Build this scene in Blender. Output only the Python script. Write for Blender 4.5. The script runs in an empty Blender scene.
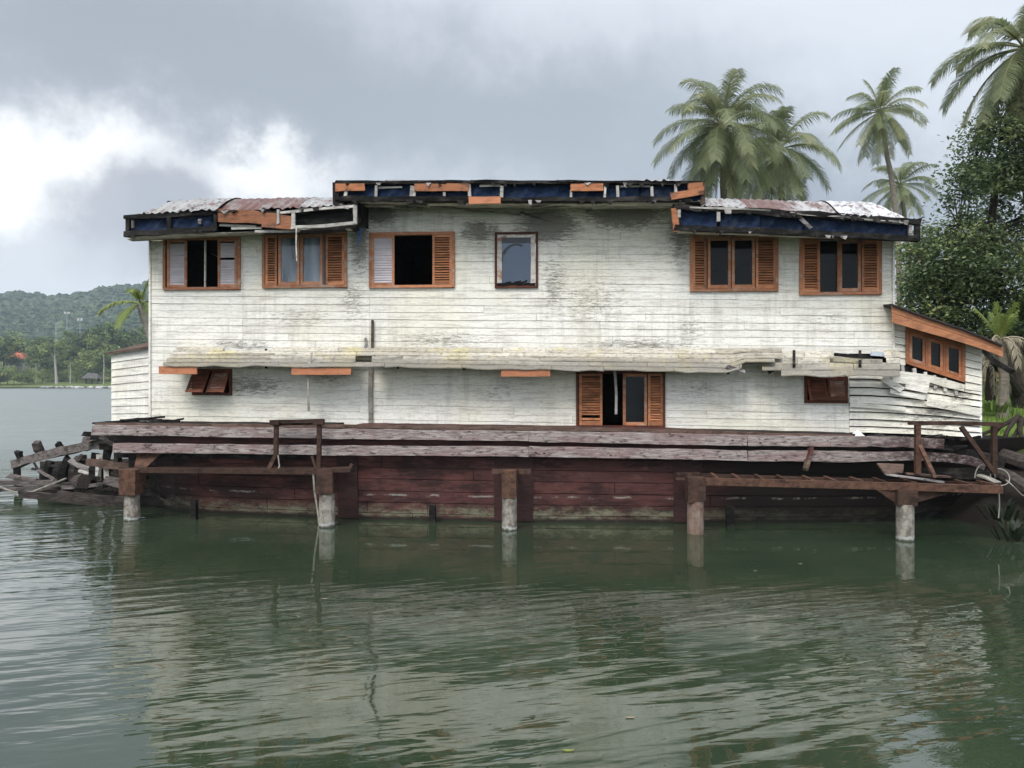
import bpy, math, random
import numpy as np
from mathutils import Vector, Matrix

# ------------------------------------------------------------------ camera
C = bpy.context.scene.collection
scene = bpy.context.scene
F = 740.0; HY = 381.0; CAMZ = 2.7
cam_d = bpy.data.cameras.new('camera'); cam = bpy.data.objects.new('camera', cam_d); C.objects.link(cam)
cam.location = (0, 0, CAMZ); cam.rotation_euler = (math.radians(90), 0, 0)
cam_d.sensor_width = 36.0; cam_d.sensor_fit = 'HORIZONTAL'; cam_d.lens = 36.0 * F / 1024
cam_d.shift_y = (HY - 384.0) / 1024.0
cam_d.clip_start = 0.1; cam_d.clip_end = 12000
scene.camera = cam

# ------------------------------------------------------------------ view
scene.render.engine = 'CYCLES'
scene.view_settings.view_transform = 'Standard'
scene.view_settings.look = 'None'
scene.view_settings.exposure = 0.34
scene.view_settings.gamma = 1.0
scene.view_settings.use_curve_mapping = False
scene.cycles.max_bounces = 8
scene.cycles.transparent_max_bounces = 12
scene.cycles.volume_bounces = 1
scene.cycles.use_denoising = True
scene.cycles.caustics_reflective = False
scene.cycles.caustics_refractive = False

# ------------------------------------------------------------------ node helpers
def nd(nt, typ, ins=None, **props):
    n = nt.nodes.new(typ)
    for k, v in props.items():
        setattr(n, k, v)
    if ins:
        for k, v in ins.items():
            s = n.inputs[k]
            if hasattr(v, 'is_output') or isinstance(v, bpy.types.NodeSocket):
                nt.links.new(v, s)
            else:
                s.default_value = v
    return n
def col(c): return (c[0], c[1], c[2], 1.0)
def noise(nt, vec, scale, detail=4, rough=.6, dist=0.0):
    return nd(nt, 'ShaderNodeTexNoise', {'Vector': vec, 'Scale': scale, 'Detail': detail, 'Roughness': rough, 'Distortion': dist}).outputs['Fac']
def vmul(nt, vec, s): return nd(nt, 'ShaderNodeVectorMath', {0: vec, 1: s}, operation='MULTIPLY').outputs[0]
def vadd(nt, vec, s): return nd(nt, 'ShaderNodeVectorMath', {0: vec, 1: s}, operation='ADD').outputs[0]
def mth(nt, op, a, b=0.0, clamp=False):
    return nd(nt, 'ShaderNodeMath', {0: a, 1: b}, operation=op, use_clamp=clamp).outputs[0]
def rng_(nt, v, a, b, c=0.0, d=1.0):
    return nd(nt, 'ShaderNodeMapRange', {'Value': v, 'From Min': a, 'From Max': b, 'To Min': c, 'To Max': d}, interpolation_type='SMOOTHSTEP').outputs[0]
def mixc(nt, f, a, b, mode='MIX'):
    n = nt.nodes.new('ShaderNodeMix'); n.data_type = 'RGBA'; n.blend_type = mode
    for idx, v in ((0, f), (6, a), (7, b)):
        s = n.inputs[idx]
        if isinstance(v, bpy.types.NodeSocket): nt.links.new(v, s)
        elif idx == 0: s.default_value = v
        else: s.default_value = col(v)
    return n.outputs[2]
def gmask(nt, vec, c, s, brk=None, lo=0.0):
    d = nd(nt, 'ShaderNodeVectorMath', {0: vec, 1: c}, operation='SUBTRACT').outputs[0]
    d = nd(nt, 'ShaderNodeVectorMath', {0: d, 1: s}, operation='DIVIDE').outputs[0]
    l = nd(nt, 'ShaderNodeVectorMath', {0: d}, operation='LENGTH').outputs['Value']
    return rng_(nt, l, 1.0, lo)

# ------------------------------------------------------------------ world: overcast sky
SUN_EL, SUN_AZ = math.radians(52), math.radians(205)     # azimuth measured from +Y towards +X
w = bpy.data.worlds.new('World'); scene.world = w; w.use_nodes = True
nt = w.node_tree; nt.nodes.clear()
sky = nd(nt, 'ShaderNodeTexSky', sky_type='NISHITA', sun_disc=False, sun_elevation=SUN_EL, sun_rotation=SUN_AZ, dust_density=3.0)
tc = nd(nt, 'ShaderNodeTexCoord').outputs['Generated']
def pdir(px, py):
    v = Vector(((px - 512) / F, 1.0, (HY - py) / F)); return v.normalized()
wob = nd(nt, 'ShaderNodeTexNoise', {'Vector': tc, 'Scale': 5.0, 'Detail': 6.0, 'Roughness': .62}).outputs['Color']
wob = nd(nt, 'ShaderNodeVectorMath', {0: wob, 1: (.5, .5, .5)}, operation='SUBTRACT').outputs[0]
dirw = nd(nt, 'ShaderNodeVectorMath', {0: wob, 1: (.26, .26, .26), 2: tc}, operation='MULTIPLY_ADD').outputs[0]
dirw2 = nd(nt, 'ShaderNodeVectorMath', {0: wob, 1: (.16, .16, .16), 2: tc}, operation='MULTIPLY_ADD').outputs[0]
def blob(c, px, py, s, colr, amt, vec=None, lo=0.0):
    d = pdir(px, py)
    m = gmask(nt, vec or dirw, tuple(d), s, lo=lo)
    return mixc(nt, mth(nt, 'MULTIPLY', m, amt), c, colr)
SKYCOL = (.60, .645, .71)
nsk = noise(nt, vmul(nt, tc, (1, 1, 2.2)), 3.2, 5, .55)
base = mixc(nt, rng_(nt, nsk, .36, .66), (.395, .44, .50), (.56, .605, .66))
c = mixc(nt, .93, mixc(nt, 1.0, sky.outputs[0], (.075, .075, .075), 'MULTIPLY'), base)
c = blob(c, 40, 245, (.42, .42, .21), (.86, .88, .905), .92, lo=.15)
c = blob(c, 10, 175, (.27, .27, .12), (.98, .985, .99), .9, lo=.1)
c = blob(c, 262, 178, (.17, .17, .048), (.90, .91, .92), .85, lo=.1)
c = blob(c, 260, 70, (.66, .66, .13), (.315, .35, .405), .95, lo=.3)
c = blob(c, 520, 110, (.40, .40, .14), (.34, .38, .44), .88, lo=.1)
c = blob(c, 800, 225, (.42, .42, .17), (.295, .33, .395), .95, lo=.1)
c = blob(c, 640, 10, (.5, .5, .1), (.64, .68, .74), .6, lo=.1)
c = blob(c, 960, 30, (.42, .42, .16), (.66, .71, .78), .7, lo=.1)
c = blob(c, 122, 222, (.115, .115, .085), (.40, .425, .475), .98, dirw2, lo=.45)
c = blob(c, 165, 212, (.085, .085, .075), (.37, .395, .45), .97, dirw2, lo=.45)
c = blob(c, 40, 262, (.15, .15, .06), (.52, .56, .61), .8, dirw2, lo=.4)
sep = nd(nt, 'ShaderNodeSeparateXYZ', {0: tc})
elev = rng_(nt, sep.outputs[2], .40, .75, 1.0, 2.4)        # overcast sky: brighter towards the zenith
back = rng_(nt, sep.outputs[1], .25, -.6, 1.0, 1.75)        # and towards the veiled sun behind the camera
mul = mth(nt, 'MULTIPLY', elev, back)
c = nd(nt, 'ShaderNodeVectorMath', {0: c, 'Scale': mul}, operation='SCALE').outputs[0]
bg = nd(nt, 'ShaderNodeBackground', {'Color': c, 'Strength': 1.0})
out = nd(nt, 'ShaderNodeOutputWorld', {'Surface': bg.outputs[0]})

sl = bpy.data.lights.new('sun', 'SUN'); sl.energy = 2.0; sl.angle = math.radians(22); sl.color = (1, .965, .91)
so = bpy.data.objects.new('sun', sl); C.objects.link(so)
sd = Vector((math.sin(SUN_AZ) * math.cos(SUN_EL), math.cos(SUN_AZ) * math.cos(SUN_EL), math.sin(SUN_EL)))
so.rotation_euler = (-sd).to_track_quat('-Z', 'Y').to_euler()
so.location = sd * 60

# ------------------------------------------------------------------ frames of reference
TH = math.radians(4.0); ST, CT = math.sin(TH), math.cos(TH)
O = Vector((0, 14.8, 0))
BOATM = Matrix.Translation(O) @ Matrix.Rotation(-TH, 4, 'Z')
SAG = -0.014
def L(px, py, d=0.0):
    """boat-frame point (u along the wall, v into the boat, z) seen at a pixel on the plane d metres in front of the wall"""
    a = (px - 512) / F; b = (HY - py) / F
    t = (14.8 * CT - d) / (a * ST + CT)
    x, y, z = a * t, t - 14.8, CAMZ + b * t
    return Vector((x * CT - y * ST, x * ST + y * CT, z))
def LV(u, v, z): return Vector((u, v, z))
def A(px, py, Y): return Vector(((px - 512) / F * Y, Y, CAMZ + (HY - py) / F * Y))
def G(px, py, z=0.0):
    t = (CAMZ - z) * F / (py - HY); return Vector(((px - 512) / F * t, t, z))
def tobl(p): return BOATM.inverted() @ p

# ------------------------------------------------------------------ mesh builder
rnd = random.Random(7)
class MB:
    def __init__(s): s.v = []; s.f = []; s.m = []; s.a = []; s.mi = 0; s.var = 0.5
    def add(s, vs, fs, var=None, mi=None):
        o = len(s.v); s.v.extend([tuple(p) for p in vs])
        for f in fs:
            s.f.append([i + o for i in f]); s.m.append(s.mi if mi is None else mi); s.a.append(s.var if var is None else var)
        return s
    def hexa(s, p, var=None, mi=None):
        # p: 0-3 bottom loop, 4-7 top loop
        return s.add(p, [(3, 2, 1, 0), (4, 5, 6, 7), (0, 1, 5, 4), (1, 2, 6, 5), (2, 3, 7, 6), (3, 0, 4, 7)], var, mi)
    def box(s, x0, x1, y0, y1, z0, z1, var=None, mi=None):
        return s.hexa([(x0, y0, z0), (x1, y0, z0), (x1, y1, z0), (x0, y1, z0), (x0, y0, z1), (x1, y0, z1), (x1, y1, z1), (x0, y1, z1)], var, mi)
    def bar(s, p0, p1, w, h, up=(0, 0, 1), var=None, mi=None):
        return s.plank([p0, p1], w, h, up, 0, var, mi)
    def plank(s, pts, w, h, up=(0, 0, 1), jit=0.0, var=None, mi=None, taper=1.0, seg=0):
        """timber along a polyline, w across (horizontal side axis), h along up; jit roughens every section"""
        pts = [Vector(p) for p in pts]
        if seg:
            q = []
            for a_, b_ in zip(pts[:-1], pts[1:]):
                n = max(1, int((b_ - a_).length / seg))
                q += [a_.lerp(b_, i / n) for i in range(n)]
            pts = q + [pts[-1]]
        up = Vector(up); vs = []; fs = []; n = len(pts)
        for i, p in enumerate(pts):
            t = (pts[min(i + 1, n - 1)] - pts[max(i - 1, 0)]).normalized()
            side = t.cross(up)
            if side.length < 1e-4: side = t.cross(Vector((0, 1, 0)))
            side.normalize(); u2 = side.cross(t).normalized()
            k = 1 + (taper - 1) * i / max(1, n - 1)
            for sx, sy in ((-1, -1), (1, -1), (1, 1), (-1, 1)):
                j = lambda: rnd.uniform(-jit, jit)
                e = t * (rnd.uniform(-2.5, 2.5) * jit if i in (0, n - 1) else 0)
                vs.append(p + side * (sx * w / 2 * k + j()) + u2 * (sy * h / 2 * k + j()) + e)
        for i in range(n - 1):
            b = 4 * i
            for k in range(4):
                fs.append((b + k, b + (k + 1) % 4, b + 4 + (k + 1) % 4, b + 4 + k))
        fs.append((3, 2, 1, 0)); e = 4 * (n - 1); fs.append((e, e + 1, e + 2, e + 3))
        return s.add(vs, fs, var, mi)
    def tube(s, pts, radii, n=8, var=None, mi=None, jit=0.0):
        pts = [Vector(p) for p in pts]; vs = []; fs = []
        if not hasattr(radii, '__len__'): radii = [radii] * len(pts)
        ref = Vector((.31, .95, .1))
        for i, p in enumerate(pts):
            t = (pts[min(i + 1, len(pts) - 1)] - pts[max(i - 1, 0)]).normalized()
            a = t.cross(ref)
            if a.length < .05: a = t.cross(Vector((1, 0, 0)))
            a.normalize(); b = t.cross(a)
            for k in range(n):
                an = 2 * math.pi * k / n; r = radii[i] * (1 + rnd.uniform(-jit, jit))
                vs.append(p + a * (math.cos(an) * r) + b * (math.sin(an) * r))
        for i in range(len(pts) - 1):
            for k in range(n):
                fs.append((i * n + k, i * n + (k + 1) % n, (i + 1) * n + (k + 1) % n, (i + 1) * n + k))
        fs.append(tuple(reversed(range(n)))); e = (len(pts) - 1) * n; fs.append(tuple(range(e, e + n)))
        return s.add(vs, fs, var, mi)
    def arrays(s, V, Fq, var=None, mi=None):
        o = len(s.v); s.v.extend(map(tuple, V.tolist())); s.f.extend((Fq + o).tolist())
        s.m.extend([s.mi if mi is None else mi] * len(Fq))
        s.a.extend([s.var] * len(Fq) if var is None else list(var))
        return s
    def build(s, name, mats, parent=None, smooth=False, origin=None, space=None):
        """vertices are in the parent's own frame (boat frame for the boat and docks) or, for a top-level mesh, in world / boat space"""
        V = np.array(s.v, dtype=np.float64).reshape(-1, 3)
        loc = None
        if space == 'boat':
            V = V @ np.array(BOATM.to_3x3()).T + np.array(O)
        if parent is None or origin is not None:
            lo, hi = V.min(0), V.max(0)
            loc = Vector(origin) if origin is not None else Vector(((lo[0] + hi[0]) / 2, (lo[1] + hi[1]) / 2, lo[2]))
            V = V - np.array(loc)
        me = bpy.data.meshes.new(name); me.from_pydata(V.tolist(), [], s.f)
        if not isinstance(mats, (list, tuple)): mats = [mats]
        for m in mats: me.materials.append(m)
        me.polygons.foreach_set('material_index', s.m)
        at = me.attributes.new('var', 'FLOAT', 'FACE'); at.data.foreach_set('value', [float(x) for x in s.a])
        if smooth: me.polygons.foreach_set('use_smooth', [True] * len(s.f))
        me.update()
        o = bpy.data.objects.new(name, me); C.objects.link(o)
        if loc is not None: o.location = loc
        if parent is not None: o.parent = parent
        return o
def tag(o, label, cat, group=None, kind=None):
    if label: o['label'] = label
    if cat: o['category'] = cat
    if group: o['group'] = group
    if kind: o['kind'] = kind
    return o
def thing(name, label, cat, loc=(0, 0, 0), rz=0.0, group=None):
    o = bpy.data.objects.new(name, None); C.objects.link(o); o.empty_display_size = .3
    o.location = loc; o.rotation_euler = (0, 0, rz)
    return tag(o, label, cat, group)
def structure(o): o['kind'] = 'structure'; return o

# ------------------------------------------------------------------ materials
def mat(name):
    m = bpy.data.materials.new(name); m.use_nodes = True
    nt = m.node_tree; nt.nodes.clear()
    out = nt.nodes.new('ShaderNodeOutputMaterial')
    return m, nt, out
def var_of(nt): return nd(nt, 'ShaderNodeAttribute', attribute_name='var').outputs['Fac']
def obj_co(nt): return nd(nt, 'ShaderNodeTexCoord').outputs['Object']
def bump(nt, h, strength, dist=.01):
    return nd(nt, 'ShaderNodeBump', {'Height': h, 'Strength': strength, 'Distance': dist}).outputs[0]
def finish(nt, out, c, rough=.7, nrm=None, spec=.35, metal=0.0):
    ins = {'Base Color': c if isinstance(c, bpy.types.NodeSocket) else col(c), 'Roughness': rough, 'Metallic': metal, 'Specular IOR Level': spec}
    if nrm is not None: ins['Normal'] = nrm
    p = nd(nt, 'ShaderNodeBsdfPrincipled', ins); nt.links.new(p.outputs[0], out.inputs[0]); return p
def wood(name, c1, c2, dirt=(.03, .025, .02), dirt_amt=.35, stretch=(2, 9, 22), rough=.6, vamp=.35, spec=.3, bmp=.5):
    if max(c1) < .2: spec = min(spec, .12)
    m, nt, out = mat(name); v = obj_co(nt); va = var_of(nt)
    g = noise(nt, vmul(nt, v, stretch), 2.2, 6, .65, .4)
    c = mixc(nt, rng_(nt, g, .3, .72), c1, c2)
    c = mixc(nt, 1.0, c, nd(nt, 'ShaderNodeCombineColor', {0: mth(nt, 'MULTIPLY_ADD', va, vamp), 1: mth(nt, 'MULTIPLY_ADD', va, vamp), 2: mth(nt, 'MULTIPLY_ADD', va, vamp)}).outputs[0], 'MULTIPLY') if False else c
    k = nd(nt, 'ShaderNodeMapRange', {'Value': va, 'To Min': 1 - vamp, 'To Max': 1 + vamp}).outputs[0]
    c = nd(nt, 'ShaderNodeVectorMath', {0: c, 'Scale': k}, operation='SCALE').outputs[0]
    d = noise(nt, vmul(nt, v, (1.4, 3, 3)), 2.5, 6, .7)
    c = mixc(nt, mth(nt, 'MULTIPLY', rng_(nt, d, .47, .66), dirt_amt), c, dirt)
    finish(nt, out, c, rough, bump(nt, g, bmp, .006), spec); return m
M = {}
# white clapboard paint with grime, mildew and bare patches
def siding_mat(name, mould=()):
    m, nt, out = mat(name); v = obj_co(nt); va = var_of(nt)
    sx = nd(nt, 'ShaderNodeSeparateXYZ', {0: v})
    offs = nd(nt, 'ShaderNodeCombineXYZ', {0: mth(nt, 'MULTIPLY', va, 37.0), 1: 0.0, 2: mth(nt, 'MULTIPLY', va, 11.0)}).outputs[0]
    vb = vadd(nt, v, offs)
    paint = mixc(nt, va, (.87, .84, .765), (.76, .725, .645))
    cream = noise(nt, v, .42, 3, .5)
    paint = mixc(nt, mth(nt, 'MULTIPLY', rng_(nt, cream, .42, .60), .6), paint, (.76, .705, .545))
    st = noise(nt, vmul(nt, vb, (1.1, 1, 10)), 1.5, 7, .72)
    paint = mixc(nt, mth(nt, 'MULTIPLY', rng_(nt, st, .46, .66), .62), paint, (.42, .37, .32))
    fine = noise(nt, vmul(nt, vb, (5, 1, 38)), 1.6, 5, .75)
    paint = mixc(nt, mth(nt, 'MULTIPLY', rng_(nt, fine, .50, .66), .6), paint, (.33, .285, .24))
    run = noise(nt, vmul(nt, v, (4.5, 1, .35)), 1.3, 6, .7)
    big = noise(nt, v, .7, 4, .6)
    g = mth(nt, 'MULTIPLY', rng_(nt, run, .44, .62), rng_(nt, big, .42, .60))
    paint = mixc(nt, mth(nt, 'MULTIPLY', g, .26), paint, (.26, .245, .21))
    brk = noise(nt, vmul(nt, vadd(nt, v, nd(nt, 'ShaderNodeCombineXYZ', {0: mth(nt, 'MULTIPLY', va, 3.0), 1: 0.0, 2: 0.0}).outputs[0]), (1.6, 1, 8)), 3.4, 9, .84)
    tot = None
    for (u, z, su, sz, amt) in mould:
        k = mth(nt, 'MULTIPLY', gmask(nt, v, (u, 0, z), (su, 9, sz)), amt)
        tot = k if tot is None else mth(nt, 'MAXIMUM', tot, k)
    if tot is not None:
        k = rng_(nt, mth(nt, 'ADD', mth(nt, 'MULTIPLY', tot, .62), mth(nt, 'MULTIPLY', brk, 1.6)), 1.0, 1.22)
        k = mth(nt, 'MULTIPLY', k, rng_(nt, tot, .0, .12))
        paint = mixc(nt, mth(nt, 'MULTIPLY', k, .82), paint, (.115, .10, .08))
    finish(nt, out, paint, .62, bump(nt, fine, .35, .004), .3); return m
def mpx(px, py, spx, spy, amt=1.0):
    p = L(px, py); return (p.x, p.z, spx / 50.0, spy / 50.0, amt)
MOULD = [mpx(360, 240, 22, 75, .75), mpx(352, 300, 30, 60, .5), mpx(480, 232, 40, 24, .8), mpx(548, 225, 60, 34, .95), mpx(555, 285, 30, 70, .55),
         mpx(625, 212, 75, 34, .95), mpx(680, 235, 28, 60, .7), mpx(590, 300, 90, 60, .45), mpx(380, 215, 40, 22, .8), mpx(300, 318, 90, 28, .42),
         mpx(250, 385, 90, 24, .62), mpx(330, 375, 60, 20, .5), mpx(500, 390, 60, 30, .35), mpx(700, 390, 60, 22, .4), mpx(440, 340, 120, 18, .5),
         mpx(640, 345, 130, 16, .55), mpx(240, 345, 90, 14, .5), mpx(155, 245, 14, 20, .5), mpx(690, 330, 40, 50, .4), mpx(830, 320, 60, 20, .35)]
M['siding'] = siding_mat('white_clapboard_paint', MOULD)
M['buckled'] = siding_mat('white_buckled_boards', [mpx(930, 420, 70, 40, .55), mpx(900, 385, 30, 10, .5), mpx(960, 395, 30, 20, .6)])
M['darkshutter'] = wood('dark_worn_shutter_wood', (.17, .06, .032), (.10, .034, .019), (.03, .014, .01), .6, (3, 8, 14), .55, .35, .3)
M['halfpeeled'] = wood('half_peeled_panel', (.22, .10, .065), (.12, .05, .032), (.42, .36, .31), .6, (5, 5, 9), .6, .2, .25)
M['bowwood'] = wood('dark_weathered_bow_wood', (.17, .145, .132), (.06, .05, .045), (.018, .014, .012), .75, (2.5, 8, 20), .8, .5, .15, .8)
M['bowdark'] = wood('dark_wet_bow_plank', (.085, .068, .058), (.03, .025, .022), (.012, .01, .009), .7, (2.5, 8, 20), .8, .5, .15, .8)
M['orange'] = wood('orange_varnished_board', (.38, .145, .058), (.27, .092, .035), (.045, .022, .013), .9, (2, 8, 14), .5, .3, .35)
M['peach'] = wood('faded_orange_board', (.52, .21, .105), (.44, .16, .075), (.16, .07, .04), .5, (2, 8, 14), .55, .2, .3)
M['shutter'] = wood('brown_shutter_wood', (.48, .20, .09), (.33, .125, .054), (.06, .024, .013), .5, (3, 8, 20), .5, .35, .35)
M['frame'] = wood('window_frame_wood', (.44, .175, .075), (.30, .108, .045), (.45, .37, .30), .5, (4, 8, 8), .5, .25, .35)
M['darkframe'] = wood('dark_red_frame_wood', (.13, .045, .026), (.075, .026, .017), (.02, .012, .01), .5, (4, 8, 8), .55, .25, .3)
M['lilac'] = wood('sun_bleached_slats', (.60, .55, .565), (.50, .44, .45), (.34, .25, .22), .3, (3, 4, 30), .6, .12, .25)
M['peeling'] = wood('peeling_white_frame', (.66, .62, .56), (.50, .44, .38), (.27, .11, .05), .9, (5, 5, 5), .6, .15, .25)
M['greywood'] = wood('weathered_grey_wood', (.30, .275, .265), (.15, .132, .125), (.03, .025, .022), .75, (2.5, 8, 20), .8, .45, .15, .8)
M['brownwood'] = wood('weathered_brown_wood', (.15, .10, .078), (.075, .048, .037), (.018, .013, .011), .7, (2.5, 8, 20), .8, .45, .15, .8)
M['rotten'] = wood('black_rotten_wood', (.016, .014, .012), (.006, .005, .005), (.085, .078, .07), .45, (3, 8, 16), .8, .4, .15, .8)
M['palelath'] = wood('pale_lath', (.52, .49, .44), (.34, .31, .275), (.06, .05, .045), .5, (3, 6, 12), .7, .3, .2)
M['soffit'] = wood('soffit_boards', (.52, .50, .43), (.36, .34, .28), (.05, .045, .04), .75, (1.5, 6, 6), .7, .3, .2)
M['rust'] = wood('rusty_steel', (.085, .047, .034), (.04, .025, .02), (.016, .011, .01), .75, (5, 5, 5), .75, .35, .3, .6)
M['rustlight'] = wood('orange_rust_steel', (.135, .07, .046), (.062, .034, .025), (.022, .015, .012), .75, (5, 5, 5), .75, .3, .3, .6)
M['tarp'] = wood('navy_tarpaulin', (.012, .026, .062), (.006, .013, .034), (.07, .085, .12), .4, (3, 3, 5), .7, .35, .2, .8)
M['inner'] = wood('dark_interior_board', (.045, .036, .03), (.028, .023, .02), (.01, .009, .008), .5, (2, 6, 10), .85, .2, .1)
M['pipe'] = wood('weathered_pipe', (.33, .30, .25), (.19, .17, .14), (.06, .05, .045), .6, (4, 4, 8), .6, .2, .3)
M['bark'] = wood('palm_bark', (.25, .215, .175), (.15, .125, .1), (.06, .05, .04), .5, (3, 3, 14), .9, .2, .1, 1.0)
M['darkbark'] = wood('dark_bark', (.05, .04, .031), (.022, .018, .014), (.012, .011, .009), .5, (4, 4, 9), .9, .25, .1, 1.0)
M['palebark'] = wood('pale_bark', (.42, .39, .34), (.28, .255, .22), (.12, .1, .08), .4, (4, 4, 9), .9, .2, .1, .6)
M['curtain'] = wood('pale_curtain', (.56, .60, .66), (.42, .46, .52), (.3, .32, .36), .3, (9, 2, .6), .8, .1, .2)

def strake_mat():
    m, nt, out = mat('bleached_strake_timber'); v = obj_co(nt); va = var_of(nt)
    g = noise(nt, vmul(nt, v, (2, 6, 22)), 2.0, 7, .7, .3)
    c = mixc(nt, rng_(nt, g, .38, .62), (.38, .33, .305), (.19, .15, .137))
    pk = noise(nt, vadd(nt, vmul(nt, v, (.9, 3, 7)), nd(nt, 'ShaderNodeCombineXYZ', {0: mth(nt, 'MULTIPLY', va, 53.0), 1: 0.0, 2: 0.0}).outputs[0]), 1.3, 6, .7)
    c = mixc(nt, mth(nt, 'MULTIPLY', rng_(nt, pk, .46, .60), .6), c, (.20, .115, .11))
    d = noise(nt, vmul(nt, v, (2, 3, 7)), 2.6, 8, .75)
    c = mixc(nt, mth(nt, 'MULTIPLY', rng_(nt, d, .52, .63), .9), c, (.045, .032, .03))
    vo = nd(nt, 'ShaderNodeTexVoronoi', {'Vector': vmul(nt, v, (3.2, 1, 5.5)), 'Scale': 1.0, 'Randomness': .95})
    c = mixc(nt, rng_(nt, vo.outputs['Distance'], .11, .06), c, (.025, .018, .017))
    rt = gmask(nt, v, (8.0, -.7, 1.3), (2.6, 9, 2.2))
    d2 = noise(nt, vmul(nt, v, (2.4, 3, 5)), 2.4, 8, .75)
    c = mixc(nt, mth(nt, 'MULTIPLY', rt, rng_(nt, d2, .40, .55)), c, (.05, .032, .028))
    finish(nt, out, c, .75, bump(nt, g, .8, .008), .2); return m
M['strake'] = strake_mat()
def hull_mat():
    m, nt, out = mat('red_hull_planks'); v = obj_co(nt); va = var_of(nt)
    sp = nd(nt, 'ShaderNodeSeparateXYZ', {0: v})
    g = noise(nt, vmul(nt, v, (1.2, 5, 14)), 2.0, 7, .7, .3)
    c = mixc(nt, va, (.118, .048, .041), (.08, .035, .031))
    c = mixc(nt, mth(nt, 'MULTIPLY', rng_(nt, g, .44, .66), .6), c, (.025, .0135, .0125))
    sc = noise(nt, vmul(nt, v, (3, 4, 16)), 2.2, 8, .8)
    c = mixc(nt, mth(nt, 'MULTIPLY', rng_(nt, sc, .60, .70), .35), c, (.22, .16, .145))
    bg_ = noise(nt, vmul(nt, v, (.8, 1, 2.2)), 1.3, 7, .72)
    c = mixc(nt, mth(nt, 'MULTIPLY', rng_(nt, bg_, .44, .60), .8), c, (.022, .013, .0125))
    c = mixc(nt, mth(nt, 'MULTIPLY', rng_(nt, noise(nt, vmul(nt, v, (1, 1, 4)), 2.1, 8, .75), .55, .68), .45), c, (.17, .085, .075))
    dk = rng_(nt, sp.outputs[0], 2.9, 4.6)                     # hull colour darkens towards the stern
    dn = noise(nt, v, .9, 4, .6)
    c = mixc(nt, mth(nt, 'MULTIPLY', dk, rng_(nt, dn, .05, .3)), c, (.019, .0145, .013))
    bow_shade = rng_(nt, sp.outputs[0], -6.1, -7.2)  # shade where the hull curves inward at the bow, painted into the colour
    c = mixc(nt, mth(nt, 'MULTIPLY', bow_shade, .8), c, (.03, .022, .02))
    # tide line: green-white growth in a ragged band
    an = noise(nt, vmul(nt, v, (2.5, 2, 5)), 2.2, 8, .75)
    hz = mth(nt, 'ADD', sp.outputs[2], mth(nt, 'MULTIPLY', mth(nt, 'SUBTRACT', an, .5), .55))
    band = mth(nt, 'MULTIPLY', rng_(nt, hz, .0, .12), rng_(nt, hz, .34, .12))
    band = mth(nt, 'MULTIPLY', band, mth(nt, 'SUBTRACT', 1.0, mth(nt, 'MULTIPLY', dk, .75)))
    c = mixc(nt, mth(nt, 'MULTIPLY', band, mth(nt, 'MULTIPLY', rng_(nt, noise(nt, vmul(nt, v, (1.2, 1, 3)), 2.0, 8, .8), .38, .60), .75)), c, (.24, .235, .155))
    bl = mth(nt, 'ADD', sp.outputs[2], mth(nt, 'MULTIPLY', mth(nt, 'SUBTRACT', noise(nt, vmul(nt, v, (1.2, 1, 1)), 2.0, 6, .7), .5), .12))
    line = mth(nt, 'MULTIPLY', rng_(nt, bl, .455, .475), rng_(nt, bl, .505, .485))
    line = mth(nt, 'MULTIPLY', line, rng_(nt, noise(nt, v, 3.1, 5, .7), .48, .6))
    c = mixc(nt, mth(nt, 'MULTIPLY', line, .6), c, (.36, .34, .30))
    wet = rng_(nt, sp.outputs[2], .10, .03)
    c = mixc(nt, mth(nt, 'MULTIPLY', wet, .85), c, (.018, .018, .014))
    finish(nt, out, c, .7, bump(nt, g, .8, .008), .12); return m
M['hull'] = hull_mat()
def roof_mat():
    m, nt, out = mat('rusty_painted_roof_iron'); v = obj_co(nt); va = var_of(nt)
    sp = nd(nt, 'ShaderNodeSeparateXYZ', {0: v})
    n1 = noise(nt, vmul(nt, v, (1.6, .7, .7)), 1.5, 7, .7)
    pick = mth(nt, 'ADD', mth(nt, 'MULTIPLY', va, .7), mth(nt, 'MULTIPLY', n1, .6))
    ramp = nd(nt, 'ShaderNodeValToRGB', {0: pick}); cr = ramp.color_ramp; cr.interpolation = 'LINEAR'
    pts = [(.30, (.095, .04, .03)), (.42, (.12, .055, .042)), (.50, (.22, .205, .19)), (.60, (.11, .10, .096)), (.76, (.26, .25, .235)), (.98, (.33, .32, .31))]
    while len(cr.elements) < len(pts): cr.elements.new(.5)
    for e, (p, cc) in zip(cr.elements, pts): e.position = p; e.color = col(cc)
    rightw = rng_(nt, sp.outputs[0], 4.6, 6.6)
    c = mixc(nt, mth(nt, 'MULTIPLY', rightw, rng_(nt, n1, .38, .50)), ramp.outputs[0], (.50, .49, .485))
    n2 = noise(nt, vmul(nt, v, (3, 2, 2)), 2.2, 8, .78)
    c = mixc(nt, mth(nt, 'MULTIPLY', rng_(nt, n2, .50, .60), .85), c, (.12, .05, .04))
    n3 = noise(nt, vmul(nt, v, (2, 2, 2)), 2.9, 8, .75)
    c = mixc(nt, mth(nt, 'MULTIPLY', rng_(nt, n3, .55, .62), .9), c, (.03, .027, .025))
    finish(nt, out, c, .55, bump(nt, n2, .5, .01), .35); return m
M['roof'] = roof_mat()
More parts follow.
